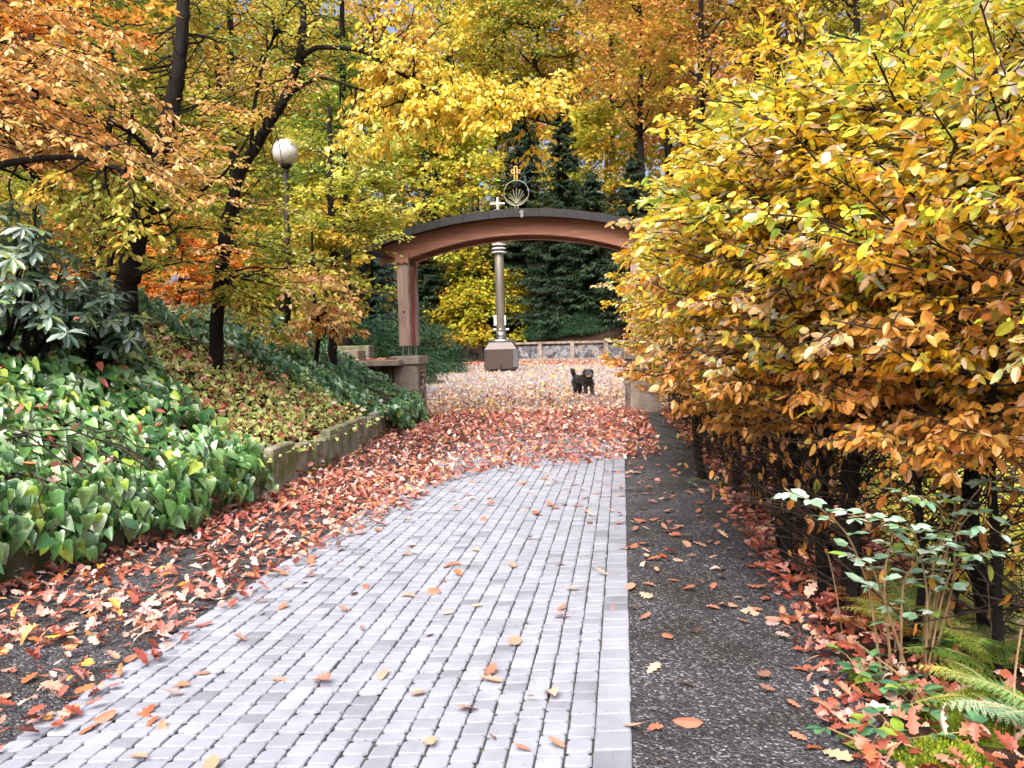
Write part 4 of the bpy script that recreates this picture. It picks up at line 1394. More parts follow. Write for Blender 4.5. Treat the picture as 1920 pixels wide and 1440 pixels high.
def ivy(label, inside, n, ls, pal, yr, sr, thick, ncurt, cur_y, shape='ivy', mat=None):
    base = np.array([float(wallx(np.mean(cur_y))) - .3, float(np.mean(cur_y)), .4])
    root = empty('ivy_mass', base)
    tag(root, label, 'ivy', 'ivy on the bank')
    lv, mb = Leaves(), MB()
    y = rng.uniform(*yr, n * 3); s = rng.uniform(*sr, n * 3)
    k = inside(y, s); y, s = y[k][:n], s[k][:n]
    m = len(y)
    mound = thick * (.55 + .45 * hnoise(y, s, 1.9, 2) + .25 * hnoise(y, s, 4.3, 6))
    lift = np.clip(mound, .05, 1) * rng.uniform(.1, 1, m) ** .8 + .03
    P = bank_pt(y, s, lift)
    P[:, 0] += rng.uniform(0, .22, m) * np.exp(-s * 2)
    P[:, 2] = np.where(s < .22, np.maximum(P[:, 2], .36 + lift * .5), P[:, 2])
    out = nz(np.stack([np.full(m, .55), np.full(m, -.35), np.full(m, .7)], -1) + rng.normal(0, .5, (m, 3)))
    ax = nz(np.stack([np.full(m, .6), np.full(m, -.25), np.full(m, -.75)], -1) + rng.normal(0, .36, (m, 3)))
    L = ls * rng.uniform(.45, 1.25, m)
    lv.add(P, ax, out, L, L * .8, pick(pal, m, .13), rng.normal(.3, .25, m), rng.normal(.25, .18, m))
    # strands hanging over the slabs
    y = rng.uniform(*cur_y, ncurt)
    z1 = .62 + thick * .5 * hnoise(y, y * 0, 2.6, 1)
    zz = z1 - (rng.uniform(0, 1, ncurt)) * (.40 + .16 * hnoise(y, y * 0, 3.9, 4))
    P = np.stack([wallx(y) + .05 + .46 * np.sqrt(np.clip((z1 + .1 - zz), 0, 1)) * (.75 + .35 * hnoise(y, zz, 2.3, 8)) + rng.normal(0, .04, ncurt), y, np.maximum(zz, .12)], -1)
    out = nz(np.stack([np.full(ncurt, 1.), np.full(ncurt, -.55), np.full(ncurt, .35)], -1) + rng.normal(0, .35, (ncurt, 3)))
    ax = nz(np.stack([np.full(ncurt, .25), np.full(ncurt, -.1), np.full(ncurt, -1.)], -1) + rng.normal(0, .3, (ncurt, 3)))
    L = ls * rng.uniform(.6, 1.25, ncurt)
    lv.add(P, ax, out, L, L * .8, pick(pal, ncurt, .13), rng.normal(.3, .25, ncurt), rng.normal(.25, .18, ncurt))
    # runners
    for _ in range(60):
        y0 = rng.uniform(*cur_y); s0 = rng.uniform(0, .8)
        a = bank_pt(np.array([y0]), np.array([s0]), .15)[0]
        e = np.array([float(wallx(y0)) + rng.uniform(.1, .35), y0 + rng.normal(0, .3), rng.uniform(.12, .5)])
        mb.tube(curve(a, e, 7, .12, .06), .006, 4, cap=False)
    tag(loc_obj(mb.build('runners', M_twig, root), base), kind='stuff')
    loc_obj(lv.build('foliage', mat or M_ivy, root, shape, True), base)

ivy('large bright green ivy mass spilling over the near end of the retaining wall', lambda y, s: y < 7.25 + .85 * s + .25 * hnoise(y, s, 3, 1), 9000, .125, P_IVY, (1.5, 9.4), (-.05, 2.5), .34, 1900, (1.5, 7.3))
ivy('darker small leaved ivy mass hanging down beside the gate pillar', lambda y, s: (y > 12.7 - 1.35 * s + .35 * hnoise(y, s, 2.6, 3)) & (y < 15.6 + .5 * s), 8500, .12, P_IVYD, (9.2, 16.2), (-.05, 2.7), .42, 1300, (12.9, 15.3))

def cover():
    n = 9500
    y = rng.uniform(6, 15, n * 3); s = rng.uniform(-.08, 3.2, n * 3)
    k = (y > 7.1 + .8 * s) & (y < 13.2 - 1.2 * s + .5 * hnoise(y, s, 3, 3)) | ((s > 2.2) & (y > 8.5))
    k &= (s > .2) | (rng.random(len(s)) < .22)
    y, s = y[k][:n], s[k][:n]
    m = len(y)
    lift = rng.uniform(.02, .24, m) * (.75 + .5 * hnoise(y, s, 2.4))
    lv = Leaves()
    L = .058 * rng.uniform(.5, 1.4, m)
    Pc = bank_pt(y, s, lift)
    Pc[:, 2] = np.where(s < .22, np.maximum(Pc[:, 2], .33 + lift * .4), Pc[:, 2])
    lv.add(Pc, rng.normal(0, .7, (m, 3)) + [.3, -.3, -.2], UP * .8 + rng.normal(0, .4, (m, 3)) + [.3, -.3, 0], L, L * .85, pick(P_COVER, m, .15), .2, .15)
    o = lv.build('ground_cover', M_green, None, 'oval')
    tag(o, 'pale yellow green low plants covering the middle of the bank', None, None, 'stuff')
cover()

# --- hornbeam hedge
def hornbeam(i, y, h, label, dense=1.0):
    x = float(hedgex(y)) + rng.normal(0, .06) + (.55 if i == 0 else 0) + (.34 if i == 8 else .18 if i in (6, 7) else 0)
    base = np.array([x, y, -.06])
    root = empty('hornbeam_shrub', base)
    tag(root, label, 'hedge shrub', 'hornbeams of the right hand hedge')
    stems = MB(); br = MB(); lo = Leaves()
    ns = 6
    for k in range(ns):
        p0 = np.array([rng.normal(0, .13), (k - 2.5) * .2 + rng.normal(0, .06), 0])
        hk = h * rng.uniform(.8, 1.05)
        kk_ = 9
        P = np.column_stack([p0[0] + np.cumsum(np.r_[0, rng.normal(.005, .035, kk_ - 1)]), p0[1] + np.cumsum(np.r_[0, rng.normal(0, .04, kk_ - 1)]), np.linspace(0, hk, kk_)])
        P = fine(P, 3)
        stems.tube(P, np.linspace((.042 if k in (1, 4) else .024) * rng.uniform(.75, 1.2), .006, len(P)), 8)
        # bare dark twigs low down
        nb = 36
        t = rng.uniform(.05, .42, nb)
        S, D = poly_at(P, t)
        E = S + np.column_stack([rng.normal(0, .30, nb), rng.normal(0, .28, nb), rng.uniform(-.05, .42, nb)])
        br.prisms(S, E, .006, .002)
        M_ = (S + E) / 2
        E2 = M_ + np.column_stack([rng.normal(0, .2, nb), rng.normal(0, .2, nb), rng.uniform(-.12, .22, nb)])
        br.prisms(M_, E2, .003, .0012)
        # a few hanging leaves among the stems
        m = int(46 * dense)
        kx = rng.integers(0, nb, m); f = rng.uniform(.3, 1.05, (m, 1))
        Q = S[kx] * (1 - f) + E[kx] * f
        Q[:, 2] += rng.uniform(0, .25, m)
        L = .066 * rng.uniform(.6, 1.2, m)
        lo.add(Q, rng.normal(0, .35, (m, 3)) - UP, rng.normal(0, 1, (m, 3)) * [1, 1, .3], L, L * .52, pick(P_HLOW, m), .2, .1)
        # leafy boughs
        nbo = int(28 * dense)
        for q in range(nbo):
            t = rng.uniform(max(.3, (1.02 if i < 6 else 1.3) / h), .98)
            S1, D1 = poly_at(P, [t])
            z = S1[0][2]
            an = rng.uniform(0, 6.283)
            if rng.random() < .55: an = math.pi + rng.normal(0, .8)
            zf = z / h
            ln = rng.uniform(.55, 1.1) * (1.0 if zf < .75 else .7) * (.72 if z < 1.1 else 1)
            up = rng.uniform(.1, .5) if zf > .5 else rng.uniform(.05, .4)
            e = S1[0] + ln * np.array([math.cos(an), math.sin(an), up])
            tz = e[2] + rng.normal(0, .25)
            tmix = np.clip((tz - 1.0) / .75, 0, 1)
            pal = P_HLOW if rng.random() > tmix else (P_HMID if tz < 2.1 + rng.normal(0, .3) else P_HTOP)
            hang = .9 if tz < 1.5 else (.5 if tz < 2.2 else .15)
            bough(br, lo, curve(S1[0], e, 6, .05, .08), .007, 11, .28, 11, .053 if y < 6 else .046, pal, .2, .08, .25, .55, .5, hang, .35, .1)
        # upright leader shoots above
        for q in range(4):
            a = P[int(len(P) * rng.uniform(.6, .95))]
            e = a + np.array([rng.normal(-.12, .25), rng.normal(0, .25), rng.uniform(.4, 1.0 if y < 6 else .75)])
            bough(br, lo, curve(a, e, 6, 0, .05), .005, 9, .2, 8, .05, P_HTOP, .15, -.3, .2, .58, .5, .1, .3, .3)
    stems.build('trunk', M_bark, root, True)
    br.build('branches', M_twig, root)
    lo.build('foliage', M_leaf, root, 'round')

HL = ['nearest hornbeam of the hedge, at the right edge of the photo above the ferns',
      'second hornbeam of the hedge, with thick forked black trunks beside the pale bramble',
      'third hornbeam of the hedge, whose drooping brown leaves hang over the leaf drift',
      'fourth hornbeam of the hedge, with slim close stems left of the bramble tip',
      'fifth hornbeam of the hedge, in the middle of the row',
      'sixth hornbeam of the hedge, over a dark tangle of bare twigs',
      'seventh hornbeam of the hedge, two places before the dark gate pillar',
      'eighth hornbeam of the hedge, beside the iron scroll panel',
      'farthest hornbeam of the hedge, leaning its yellow leaves over the dark gate pillar and arch']
for i, (y, h) in enumerate([(3.3, 2.75), (4.1, 2.8), (5.2, 2.7), (6.4, 2.6), (7.8, 2.6), (9.3, 2.7), (11.0, 2.85), (12.8, 2.95), (14.6, 3.0)]):
    hornbeam(i, y, h, HL[i], 1.0 if i < 6 else .9)

# low green behind the hedge
for px, py, Y, pal, sz, lab in ((1800, 880, 6.5, P_LIME, (1.2, 1.0, 1.1), 'lime and yellow shrub seen under the hedge on the far side'),
                               (1900, 860, 5.0, P_LIME, (.9, .9, .9), 'yellow green shrub at the right edge beyond the hedge'),
                               (1650, 840, 9.5, P_GOLDGREEN, (1.4, 1.2, 1.5), 'golden shrub glimpsed between the hedge stems'),
                               (1500, 780, 13, P_GREEN, (1.5, 1.4, 1.8), 'green shrub glimpsed far behind the hedge stems'),
                               (1900, 640, 9, P_GOLDGREEN, (1.6, 1.4, 2.6), 'tall golden shrub beyond the hedge at the right edge')):
    p = at(px, py, Y)
    shrub('lowland_shrub', (p[0], Y, float(terr(p[0], Y))), sz, 60, 34, .085, pal, lab, 'shrub', 'shrubs beyond the hedge', M_leaf, 'oval', .2, .7, 9, .32)

# --- ferns, bramble, herbs, moss near the right corner
def fern(c, nfr, ln, pal, label, spread=.5, az=None, el=(.5, 1.1)):
    c = np.asarray(c, float)
    root = empty('fern', c)
    tag(root, label, 'fern', 'ferns by the hedge foot')
    for k in range(nfr):
        mb, lv = MB(), Leaves()
        an = rng.uniform(0, 6.283) if az is None else rng.normal(az, spread)
        e = rng.uniform(*el)
        L = ln * rng.uniform(.75, 1.15)
        t = np.linspace(0, 1, 24)
        d = np.array([math.cos(an), math.sin(an), 0])
        R_ = d[None] * (L * (t * math.cos(e) + .25 * t ** 2))[:, None] + UP[None] * (L * (t * math.sin(e) - .45 * t ** 2.2))[:, None]
        mb.tube(R_, np.linspace(.004, .0012, 24), 4, cap=False)
        side = np.array([-d[1], d[0], 0])
        T = nz(np.gradient(R_, axis=0))
        c0 = pick(pal, 1, .15)[0]
        for s in (-1, 1):
            npn = 17
            tt = np.linspace(.16, .99, npn)
            S, D = poly_at(R_, tt)
            pl = L * .24 * np.sin(np.pi * np.clip(.12 + .88 * tt, 0, 1)) ** .8 + .01
            pd = nz(s * side + D * .35 - UP * rng.uniform(.0, .25, (npn, 1)))
            nn = nz(np.cross(pd, D)) ; nn *= np.sign(nn[:, 2:3])
            q = 11
            u = np.linspace(-.12, 1, q)
            pos = S[:, None] + pd[:, None] * (pl[:, None] * u[None])[..., None]
            for s2 in (-1, 1):
                ax = nz(np.repeat(D * s2, q, 0) * .9 + np.repeat(pd, q, 0) * .5)
                w_ = np.repeat(pl, q) * (.17 * (1.05 - np.tile(u, npn))) + .002
                lv.add(pos.reshape(-1, 3), ax, np.repeat(nn, q, 0), w_, w_ * .42 + .0012, np.clip(c0 * (1 + rng.normal(0, .08, (npn * q, 1))), .004, .85), .1, .1)
        f = lv.build('frond', M_green, root, 'diamond')
        mb.build('stalk', M_straw, f)

P_FERN = [(2, (184, 212, 184)), (2, (164, 196, 156)), (1, (138, 176, 112))]
P_FERNG = [(2, (136, 164, 72)), (1, (164, 182, 80)), (1, (108, 142, 64))]
P_FERNB = [(2, (170, 110, 50)), (1, (150, 90, 40))]
def gnd(px, py, Y=None):
    p = gpt(px, py)
    if Y: p = at(px, py, Y)
    p[2] = float(terr(p[0], p[1]))
    return p
fern(gnd(2010, 1390), 5, .42, P_FERN, 'pale silvery green fern reaching in at the bottom right corner', .45, math.pi * .95, (.8, 1.15))
fern(gnd(1880, 1260), 8, .52, P_FERNG, 'mid green fern standing behind the pale fern on the right', .9, math.pi * .8, (.6, 1.2))
fern(gnd(1730, 1200), 7, .50, P_FERNG, 'yellow green fern beneath the bramble', 1.2, math.pi * .5, (.7, 1.2))
fern(gnd(1660, 1190), 6, .42, P_FERNB, 'withered brown fern beside the forked trunk', 1.2, math.pi * .7, (.5, 1.1))
fern(gnd(1905, 1330), 6, .42, P_FERNG, 'yellowish fern between the pale fern and the darker moss mound', 1.0, math.pi * .8, (.5, 1.1))
fern(gnd(1960, 1210), 7, .6, P_FERNG, 'tall green fern cut by the right edge above the pale fern', .8, math.pi * .9, (.7, 1.2))
fern(gnd(1830, 1160), 5, .5, P_FERNG, 'feathery fern with a tall stem right of the brown one', 1.2, math.pi * .6, (.8, 1.3))

def spray_plant(name, stem_pts, leaf_n, ls, pal, label, cat, tri=True, asp=.7, mat=None):
    base = np.array(stem_pts[0][0], float)
    root = empty(name, base)
    tag(root, label, cat)
    mb, lv = MB(), Leaves()
    for line in stem_pts:
        P = fine(np.asarray(line, float), 5)
        mb.tube(P, np.linspace(.006, .002, len(P)), 5, cap=False)
        t = np.linspace(.25, 1, leaf_n)
        S, D = poly_at(P, t)
        sg = np.where(np.arange(leaf_n) % 2 == 0, 1, -1)[:, None]
        sd = nz(np.cross(D, UP)) * sg
        pd = nz(sd + D * .5 + UP * rng.normal(.1, .3, (leaf_n, 1)))
        E = S + pd * ls * .6
        mb.prisms(S, E, .002, .001)
        for a in ((-1, 0, 1) if tri else (0,)):
            sid = nz(np.cross(pd, UP))
            ax = nz(pd + a * sid * 1.2 - UP * .12)
            n = leaf_n
            L = ls * rng.uniform(.8, 1.2, n) * (1 if a == 0 else .8)
            lv.add(E, ax, UP + rng.normal(0, .25, (n, 3)) - ax * .2, L, L * asp, pick(pal, n, .1), .18, .15)
    loc_obj(mb.build('stems', M_straw, root), base)
    loc_obj(lv.build('foliage', mat or M_green, root, 'oval'), base)

P_BRAM = [(3, (158, 194, 170)), (2, (132, 172, 140)), (1, (186, 210, 196)), (.6, (120, 150, 70))]
b0 = gnd(1655, 1270)
spray_plant('bramble', [
    [b0, at(1630, 1100, 3.2), at(1590, 1000, 3.1), at(1530, 945, 3.0), at(1470, 915, 2.9)],
    [b0 + [.05, .02, 0], at(1655, 1080, 3.25), at(1680, 985, 3.2), at(1640, 965, 3.1), at(1590, 970, 3.0)],
    [b0 + [.2, .1, -.02], at(1750, 1060, 3.3), at(1770, 960, 3.2), at(1740, 930, 3.1), at(1690, 930, 3.0)],
    [b0 + [.22, .12, -.02], at(1760, 1080, 3.3), at(1800, 960, 3.2), at(1850, 900, 3.1), at(1880, 910, 3.0)],
    [b0 + [.24, .10, -.02], at(1790, 1090, 3.3), at(1790, 1000, 3.2), at(1830, 950, 3.1), at(1860, 990, 3.0)],
    [b0 + [.1, -.05, 0], at(1660, 1130, 3.1), at(1630, 1050, 3.0), at(1600, 1050, 2.9)],
    [b0 + [.2, .05, -.02], at(1740, 1110, 3.2), at(1720, 1010, 3.1), at(1700, 985, 3.0)],
    [b0 + [.2, .05, -.02], at(1770, 1100, 3.2), at(1800, 1040, 3.1), at(1840, 1040, 3.0)],
    [b0 + [.1, .05, -.02], at(1690, 1090, 3.2), at(1730, 1040, 3.1), at(1780, 1010, 3.0)],
    [b0 + [.22, .12, -.02], at(1780, 1010, 3.3), at(1800, 900, 3.2), at(1770, 860, 3.1)]],
    10, .066, P_BRAM, 'bramble with pale bluish green leaves arching in front of the hedge stems', 'bramble')
for px, py, lab in ((1720, 1330, 'small dark green herb among the leaves left of the moss cushion'), (1655, 1410, 'low herb with long blue green leaves at the gravel edge'),
                    (1630, 1290, 'small ivy like weed on the leaf drift behind the dead leaves'), (1345, 915, 'small green weed at the edge of the leaf drift by the farther hedge'),
                    (1790, 1240, 'weed with rounded leaves below the ferns')):
    c = gnd(px, py)
    lines = [[c, c + [rng.normal(0, .03), rng.normal(0, .03), .06], c + [rng.normal(0, .10), rng.normal(0, .08), .10 + rng.uniform(0, .05)]] for _ in range(4)]
    spray_plant('wild_herb', lines, 4, .07, [(1, (70, 115, 85)), (1, (95, 140, 95)), (.5, (130, 160, 60))], lab, 'weed', True, .7)

def moss(c, r, label):
    root = empty('moss_cushion', c)
    tag(root, label, 'moss')
    a = np.linspace(0, 6.283, 29)[:-1]
    V = [(0, 0, r * .42)]
    for k in range(1, 7):
        q = k / 6
        for t in a:
            V.append((r * q * math.cos(t) * (1 + .15 * math.sin(3 * t)), r * .7 * q * math.sin(t), r * .42 * (1 - q ** 2.2) - .03 * q + .012 * math.sin(t * 7 + k * 2)))
    F3 = [(0, 1 + i, 1 + (i + 1) % 28) for i in range(28)]
    F4 = [(1 + (k - 1) * 28 + i, 1 + k * 28 + i, 1 + k * 28 + (i + 1) % 28, 1 + (k - 1) * 28 + (i + 1) % 28) for k in range(1, 6) for i in range(28)]
    obj('cushion', mesh_np('cushion', V, [F3, F4], M_moss, smooth=True), root)
    n = 2600
    t = rng.uniform(0, 6.283, n); q = np.sqrt(rng.uniform(0, .95, n))
    P = np.column_stack([r * q * np.cos(t) * (1 + .15 * np.sin(3 * t)), r * .7 * q * np.sin(t), r * .42 * (1 - q ** 2.2) - .03 * q])
    lv = Leaves()
    lv.add(P, UP + rng.normal(0, .5, (n, 3)), rng.normal(0, 1, (n, 3)), .018 * rng.uniform(.6, 1.4, n), .006, pick([(2, (130, 150, 30)), (1, (95, 120, 30)), (1, (165, 175, 60))], n, .2), .1, .1)
    lv.build('moss_blades', M_green, root, 'diamond')
moss(gnd(1765, 1430) + [0, 0, .035], .17, 'bright green moss cushion at the bottom right among dead leaves')
moss(gnd(1830, 1345) + [.06, 0, .03], .24, 'darker moss mound behind the bright cushion under the ferns')

def stalk(pts, label):
    base = np.array(pts[0], float)
    b = MB(); b.tube(fine(np.asarray(pts, float) - base, 4), .0035, 5)
    o = b.build('dry_stalk', M_straw); o.location = base
    tag(o, label, 'stalk', 'dry stalks at the hedge foot')
stalk([gnd(1785, 1385) + [0, 0, .02], at(1720, 1290, 3.0), at(1660, 1245, 3.1), at(1600, 1200, 3.3)], 'long straw coloured dry stalk leaning left above the moss cushion')
stalk([gnd(1905, 1400) + [0, 0, .02], at(1900, 1280, 2.8), at(1915, 1180, 2.8)], 'upright brown stalk between the ferns at the right edge')
stalk([gnd(1580, 1180), at(1565, 1090, 3.8), at(1550, 1030, 3.75)], 'thin pale stalk standing before the forked trunk')
stalk([gnd(1870, 1160), at(1885, 1000, 3.6), at(1905, 880, 3.6), at(1918, 780, 3.6)], 'tall thin stalk rising at the right edge beyond the ferns')

# ====================================================================== fallen leaves
def ground_z(x, y):
    z = np.where(y < 16.6, .012, plaza_z(y) + .006)
    z = np.where((x > pathL(y)) & (x < pathR(y)) & (y < 16.6), .019, z)
    z = np.where((x > drift(y)) & (y < 16), .008, z)
    return np.where((x < wallx(y) - .05) | (x > hedgex(y) + .5) & (y < 17), terr(x, y) + .012, z)

def add_litter(lv, x, y, size, pal, pile=.02, tilt=.28, dull=1.0):
    n = len(x)
    a = rng.uniform(0, 6.283, n)
    L = rng.uniform(*size, n)
    nm = nz(UP + rng.normal(0, tilt, (n, 3)))
    ax = np.column_stack([np.cos(a), np.sin(a), np.zeros(n)])
    ax = nz(ax - nm * (ax * nm).sum(1, keepdims=True))
    curl = rng.normal(.10, .3, n)
    fold = rng.normal(.2, .4, n)
    z = ground_z(x, y) + rng.uniform(0.004, 1, n) ** 1.5 * pile + np.maximum(-ax[:, 2], 0) * L + np.clip(curl, 0, 1) * L
    pos = np.column_stack([x, y, z]) - ax * L[:, None] * .0
    lv.add(pos, ax, nm, L, L * rng.uniform(.5, .8, n), pick(pal, n, .14) * dull, fold, curl)

def rnd(n, x0, x1, y0, y1):
    return rng.uniform(x0, x1, n), rng.uniform(y0, y1, n)

def litter():
    near, far = Leaves(), Leaves()
    # sheet across the path in front of the gate
    x, y = rnd(21000, -2.4, 3.2, 6.0, 16.8)
    fx = (x - pathL(y)) / (pathR(y) - pathL(y))
    front = np.interp(fx, [-.4, 0, .3, .7, 1.0, 1.2], [6.4, 7.3, 8.8, 9.3, 9.5, 9.9]) + .3 * hnoise(x, y, 3)
    pr = sm((y - front + .25) / .6) * (.85 + .3 * hnoise(x, y, 4, 2))
    k = (x > wallx(y) + .02) & (x < np.minimum(pathR(y) + .45, drift(y) + .2)) & (rng.random(len(x)) < pr)
    x, y = x[k], y[k]
    m = y < 11.5
    add_litter(near, x[m], y[m], (.04, .095), P_FALL, .045, .32, .85)
    add_litter(far, x[~m], y[~m], (.05, .11), P_FALL, .05, .35, .80)
    # strip along the wall
    x, y = rnd(10000, -5, -.6, 1.6, 9)
    d = pathL(y) + .12 + .10 * hnoise(x, y, 5) + .28 * sm((y - 4.5) / 3) - x
    pr = np.where(d > 0, 1.0, 0) * np.clip(.74 + .9 * hnoise(x, y, 1.9, 4) + .6 * sm((y - 3.8) / 2), 0.05, 1)
    k = (x > wallx(y) + .03) & (rng.random(len(x)) < pr)
    add_litter(near, x[k], y[k], (.04, .098), P_FALL, .04, .28, .85)
    # drift along the hedge foot
    x, y = rnd(22000, .9, 4, 1.8, 16)
    d = x - drift(y) - .06 * hnoise(x, y, 4)
    k = (d > 0) & (d < 1.1) & (rng.random(len(x)) < np.clip(.95 - d * .6, .1, 1))
    x, y = x[k], y[k]
    m = y < 8
    add_litter(near, x[m], y[m], (.04, .095), P_FALLD + P_FALL[:4], .06, .42, .85)
    add_litter(far, x[~m], y[~m], (.06, .12), P_FALLD + P_FALL[:2], .07, .4)
    # beyond the hedge
    x, y = rnd(3600, 1.6, 6, 2, 14)
    k = x > hedgex(y) + .3
    add_litter(far, x[k], y[k], (.06, .12), P_FALLD + P_FALL[:3], .05, .4)
    # on the bank
    x, y = rnd(9000, -7, -1.9, 3, 17)
    s = wallx(y) - x
    k = (s > -.02) & (s < 4.5) & ((s > 2.3) | (rng.random(len(x)) < .8 + .2 * (s < .5)))
    add_litter(far, x[k], y[k], (.05, .11), P_FALLD + P_FALL, .2, .5)
    # plaza
    x, y = rnd(26000, -9, 15, 16.5, 55)
    k = (x > wallx(y)) & (y < backy(x) - .2) & (rng.random(len(x)) < np.clip(1.0 - (y - 16) / 60 + .4 * hnoise(x, y, .6, 3), .2, 1))
    add_litter(far, x[k], y[k], (.07, .13), P_FALLP, .02, .35, .8)
    x, y = rnd(9000, -2.6, 6.5, 16.3, 26)
    k = (x > np.maximum(wallx(y), -2.3)) & ((x < 2.4) | (y > 17.3)) & (rng.random(len(x)) < np.clip(1.3 - (y - 16.3) / 9, .15, 1))
    add_litter(far, x[k], y[k], (.06, .115), P_FALLP + P_FALL[2:], .03, .35, .8)
    x = rng.uniform(-14, 14, 9000)
    y = backy(x) - .2 - np.abs(rng.normal(0, 2.2, 9000))
    add_litter(far, x, y, (.10, .2), P_FALL, .03, .35)
    # on the ledge
    ca, sa = math.cos(GA), math.sin(GA)
    u, v = rng.uniform(-1.25, 1.2, 420), rng.uniform(-.3, .5, 420)
    lx, ly = -3.55 + u * ca - v * sa, 17 + u * sa + v * ca
    n = 420
    a = rng.uniform(0, 6.283, n)
    L = rng.uniform(.06, .11, n)
    far.add(np.column_stack([lx, ly, 1.212 + rng.uniform(0, .03, n)]), np.column_stack([np.cos(a), np.sin(a), 0 * a]), UP + rng.normal(0, .3, (n, 3)), L, L * .65, pick(P_FALL + P_FALLP, n), .2, .1)
    o = near.build('leaf_litter', M_fallen, None, 'oak')
    tag(o, 'thick drifts of fallen red brown oak leaves', None, None, 'stuff')
    o2 = far.build('leaf_litter', M_fallen, None, 'oval')
    tag(o2, 'far carpet of fallen leaves under the gate and over the plaza', None, None, 'stuff')
litter()

# single leaves lying apart on the setts and the gravel
def single_leaves():
    meshes = []
    for k in range(28):
        lv = Leaves()
        shape = 'oak' if k % 4 else 'round'
        c = pick([(3, (190, 146, 126)), (3, (172, 114, 92)), (3, (200, 162, 142)), (1, (176, 100, 68)), (1, (214, 180, 150)), (.6, (150, 112, 98))], 1, .1)
        lv.add(np.array([[0, -.5, .0]]), np.array([[0, 1., 0]]), np.array([UP]), 1.0, rng.uniform(.5, .75), c, rng.normal(.2, .3), rng.normal(.12, .3))
        meshes.append(lv.mesh('fallen_leaf', M_fallen, shape))
    def place(x, y, z, label, group):
        L = rng.uniform(.055, .115)
        o = obj('fallen_leaf', meshes[rng.integers(len(meshes))])
        o.location = (x, y, z + .012)
        o.scale = (L, L, L)
        o.rotation_euler = (rng.normal(0, .16), rng.normal(0, .16), rng.uniform(0, 6.283))
        tag(o, label, 'fallen leaf', group)
    n = 0
    while n < 125:
        y = 2.2 + 6.6 * rng.random() ** .85
        x = rng.uniform(float(pathL(y)) + .2, float(pathR(y)) - .03)
        place(x, y, .018, 'dry brown leaf lying apart on the pale grey setts', 'leaves scattered on the setts')
        n += 1
    n = 0
    while n < 160:
        y = 2.2 + 7 * rng.random() ** .9
        x = rng.uniform(float(pathR(y)), float(drift(y)))
        if rng.random() > (.55 + .45 * (1 - (x - float(pathR(y))) / .7)): continue
        place(x, y, .008, 'dry oak leaf lying apart on the dark gravel by the hedge', 'leaves scattered on the right gravel')
        n += 1
    for _ in range(30):
        y = rng.uniform(2.6, 4.8)
        x = rng.uniform(float(wallx(y)) + .1, float(pathL(y)))
        place(x, y, .009, 'dry leaf lying apart on the dark gravel left of the setts', 'leaves scattered on the left gravel')
single_leaves()

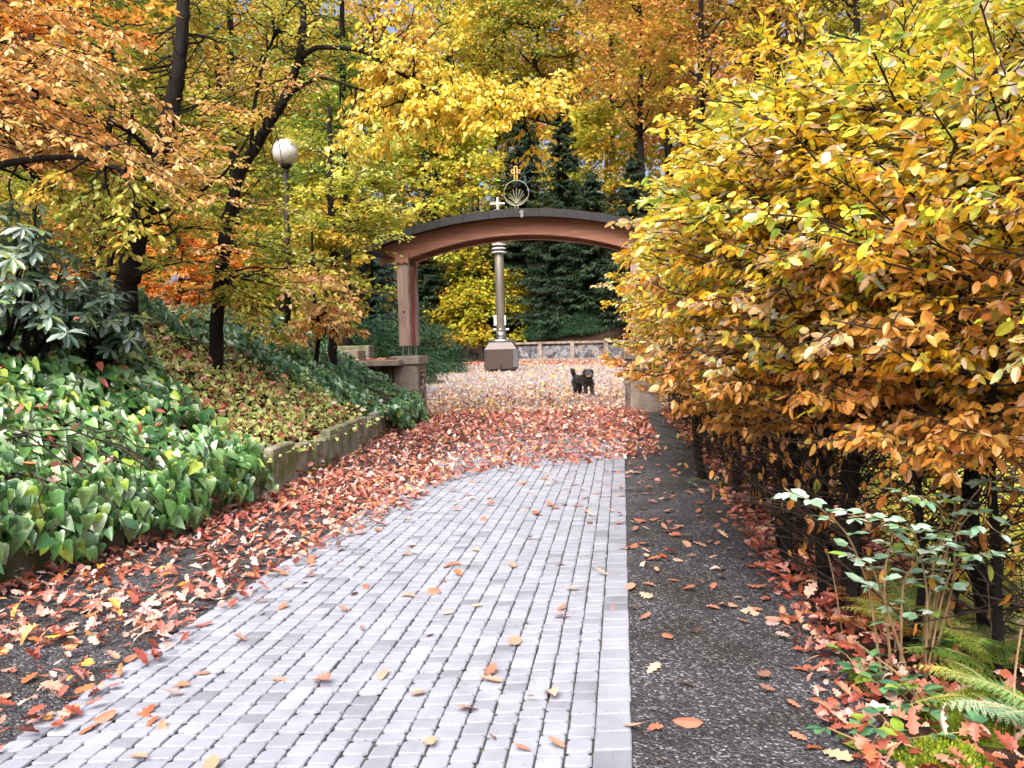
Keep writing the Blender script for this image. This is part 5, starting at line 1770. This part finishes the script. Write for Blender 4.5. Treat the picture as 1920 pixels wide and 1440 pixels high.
# ====================================================================== the dog
def dog():
    fp = gpt(1103, 742)
    s = .98
    root = empty('dog', (fp[0], fp[1], float(plaza_z(fp[1])) + .004), 0)
    tag(root, 'shaggy black dog with a grey muzzle standing in the plaza facing the camera', 'dog')
    V, E, RAD = [], [], []
    def v(p, r, par=None):
        V.append(p); RAD.append(r)
        if par is not None: E.append((par, len(V) - 1))
        return len(V) - 1
    pel = v((-.25, .32, .475), .092)
    mid = v((-.16, .21, .465), .10, pel)
    che = v((-.04, .06, .45), .118, mid)
    nk = v((0, .01, .54), .125, che)
    hd = v((.005, -.04, .630), .150, nk)
    mz = v((.008, -.14, .60), .11, hd)
    v((.008, -.20, .585), .075, mz)
    t_ = v((-.32, .41, .53), .045, pel)
    t_ = v((-.36, .43, .62), .042, t_)
    t_ = v((-.385, .42, .70), .05, t_)
    v((-.375, .38, .735), .035, t_)
    for sx in (-.085, .085):
        a = v((sx + .01, .02, .36), .075, che)
        b_ = v((sx + .02, .03, .22), .052, a)
        c_ = v((sx + .025, .0, .08), .044, b_)
        v((sx + .025, -.05, .03), .038, c_)
    for sx, dy in ((-.055, 0.), (.075, .05)):
        a = v((-.28 + sx, .36 + dy, .36), .085, pel)
        b_ = v((-.26 + sx, .30 + dy, .24), .062, a)       # stifle, forward
        c_ = v((-.27 + sx, .40 + dy, .13), .042, b_)      # hock, backward
        d_ = v((-.265 + sx, .385 + dy, .05), .040, c_)
        v((-.265 + sx, .32 + dy, .028), .036, d_)
    me = bpy.data.meshes.new('body')
    me.from_pydata([tuple(q * s for q in p) for p in V], E, [])
    o = obj('body', me, root)
    sk = o.modifiers.new('skin', 'SKIN')
    for i, r_ in enumerate(RAD):
        o.data.skin_vertices[0].data[i].radius = (r_ * s, r_ * s)
    o.data.skin_vertices[0].data[0].use_root = True
    o.modifiers.new('sub', 'SUBSURF').levels = 2
    dg = bpy.context.evaluated_depsgraph_get()
    me2 = bpy.data.meshes.new_from_object(o.evaluated_get(dg))
    o.modifiers.clear()
    o.data = me2
    me2.materials.clear(); me2.materials.append(M_hair)
    for p in me2.polygons: p.use_smooth = True
    # coat: tufts growing out of the skin and falling down
    nv = len(me2.vertices)
    co = np.empty(nv * 3); me2.vertices.foreach_get('co', co); co = co.reshape(-1, 3)
    no = np.array([tuple(q.normal) for q in me2.vertices])
    n = 5200
    i = rng.integers(0, nv, n)
    P = co[i] + rng.normal(0, .012, (n, 3)) - no[i] * .01
    muz = (P[:, 1] < -.10 * s)
    low = P[:, 2] < .03
    k = ~muz & ~low
    P, N = P[k], no[i][k]
    n = len(P)
    lv = Leaves()
    L = .055 * rng.uniform(.6, 1.4, n)
    L = np.minimum(L, np.maximum(P[:, 2] * .45, .012)) * np.where(P[:, 2] < .3, .6, 1)
    lv.add(P, N * .55 - UP * .8 + rng.normal(0, .28, (n, 3)), N + rng.normal(0, .4, (n, 3)), L, .013, pick([(4, (22, 21, 24)), (1, (52, 50, 54)), (1, (30, 26, 24))], n, .3), .2, .3)
    lv.build('coat', M_hair_c, root, 'diamond')
    # face
    b = MB()
    for sx in (-1, 1):
        b.lathe([(.002, -.012), (.010, -.007), (.012, 0), (.010, .007), (.002, .012)], (.006 + sx * .038, -.128, .655), 10)
    b.build('eyes', M_eye, root, True)
    b = MB(); b.lathe([(.003, -.016), (.018, -.010), (.022, 0), (.016, .012), (.003, .016)], (.008, -.232, .612), 12, .8); b.build('nose', M_eye, root, True)
    lv = Leaves(); n = 420
    a = rng.uniform(-1.7, 1.7, n)
    up_ = rng.uniform(0, 1, n)
    P = np.column_stack([.008 + .062 * np.sin(a), -.145 - .075 * np.cos(a) * rng.uniform(.5, 1, n), .578 + .055 * up_])
    lv.add(P, np.column_stack([np.sin(a) * .7, -.4 + 0 * a, -.5 + .2 * up_]) + rng.normal(0, .2, (n, 3)), np.column_stack([np.sin(a), -np.cos(a), .4 + 0 * a]), .05, .014, pick([(2, (120, 118, 114)), (1, (150, 146, 138)), (1, (80, 78, 76))], n, .1), .2, .2)
    lv.build('muzzle_hair', M_hair_c, root, 'diamond')
    lv = Leaves(); n = 240
    a = rng.uniform(-1.2, 1.2, n)
    P = np.column_stack([.008 + .05 * np.sin(a), -.15 - .062 * np.cos(a) * rng.uniform(.4, 1, n), .575 - .02 * rng.random(n)])
    lv.add(P, np.column_stack([np.sin(a) * .4, -.3 + 0 * a, -1 + 0 * a]) + rng.normal(0, .15, (n, 3)), np.column_stack([np.sin(a), -np.cos(a), 0 * a]), .055, .014, pick([(1, (205, 165, 130)), (1, (190, 145, 110))], n, .1), .2, .1)
    lv.build('beard', M_hair_c, root, 'diamond')
    for sx in (-1, 1):
        b = MB()
        P = [(sx * .06, .70), (sx * .10, .715), (sx * .135, .685), (sx * .15, .62), (sx * .13, .58), (sx * .10, .60), (sx * .085, .65)]
        P = [(x + .005, z) for x, z in P]
        b.extrude(P if sx < 0 else P[::-1], .045, at0=-.07)
        b.build('ear', M_hair, root)
M_hair_c = mat_leaf('coat_hair', .55, .5, .05, .2, 60)
dog()
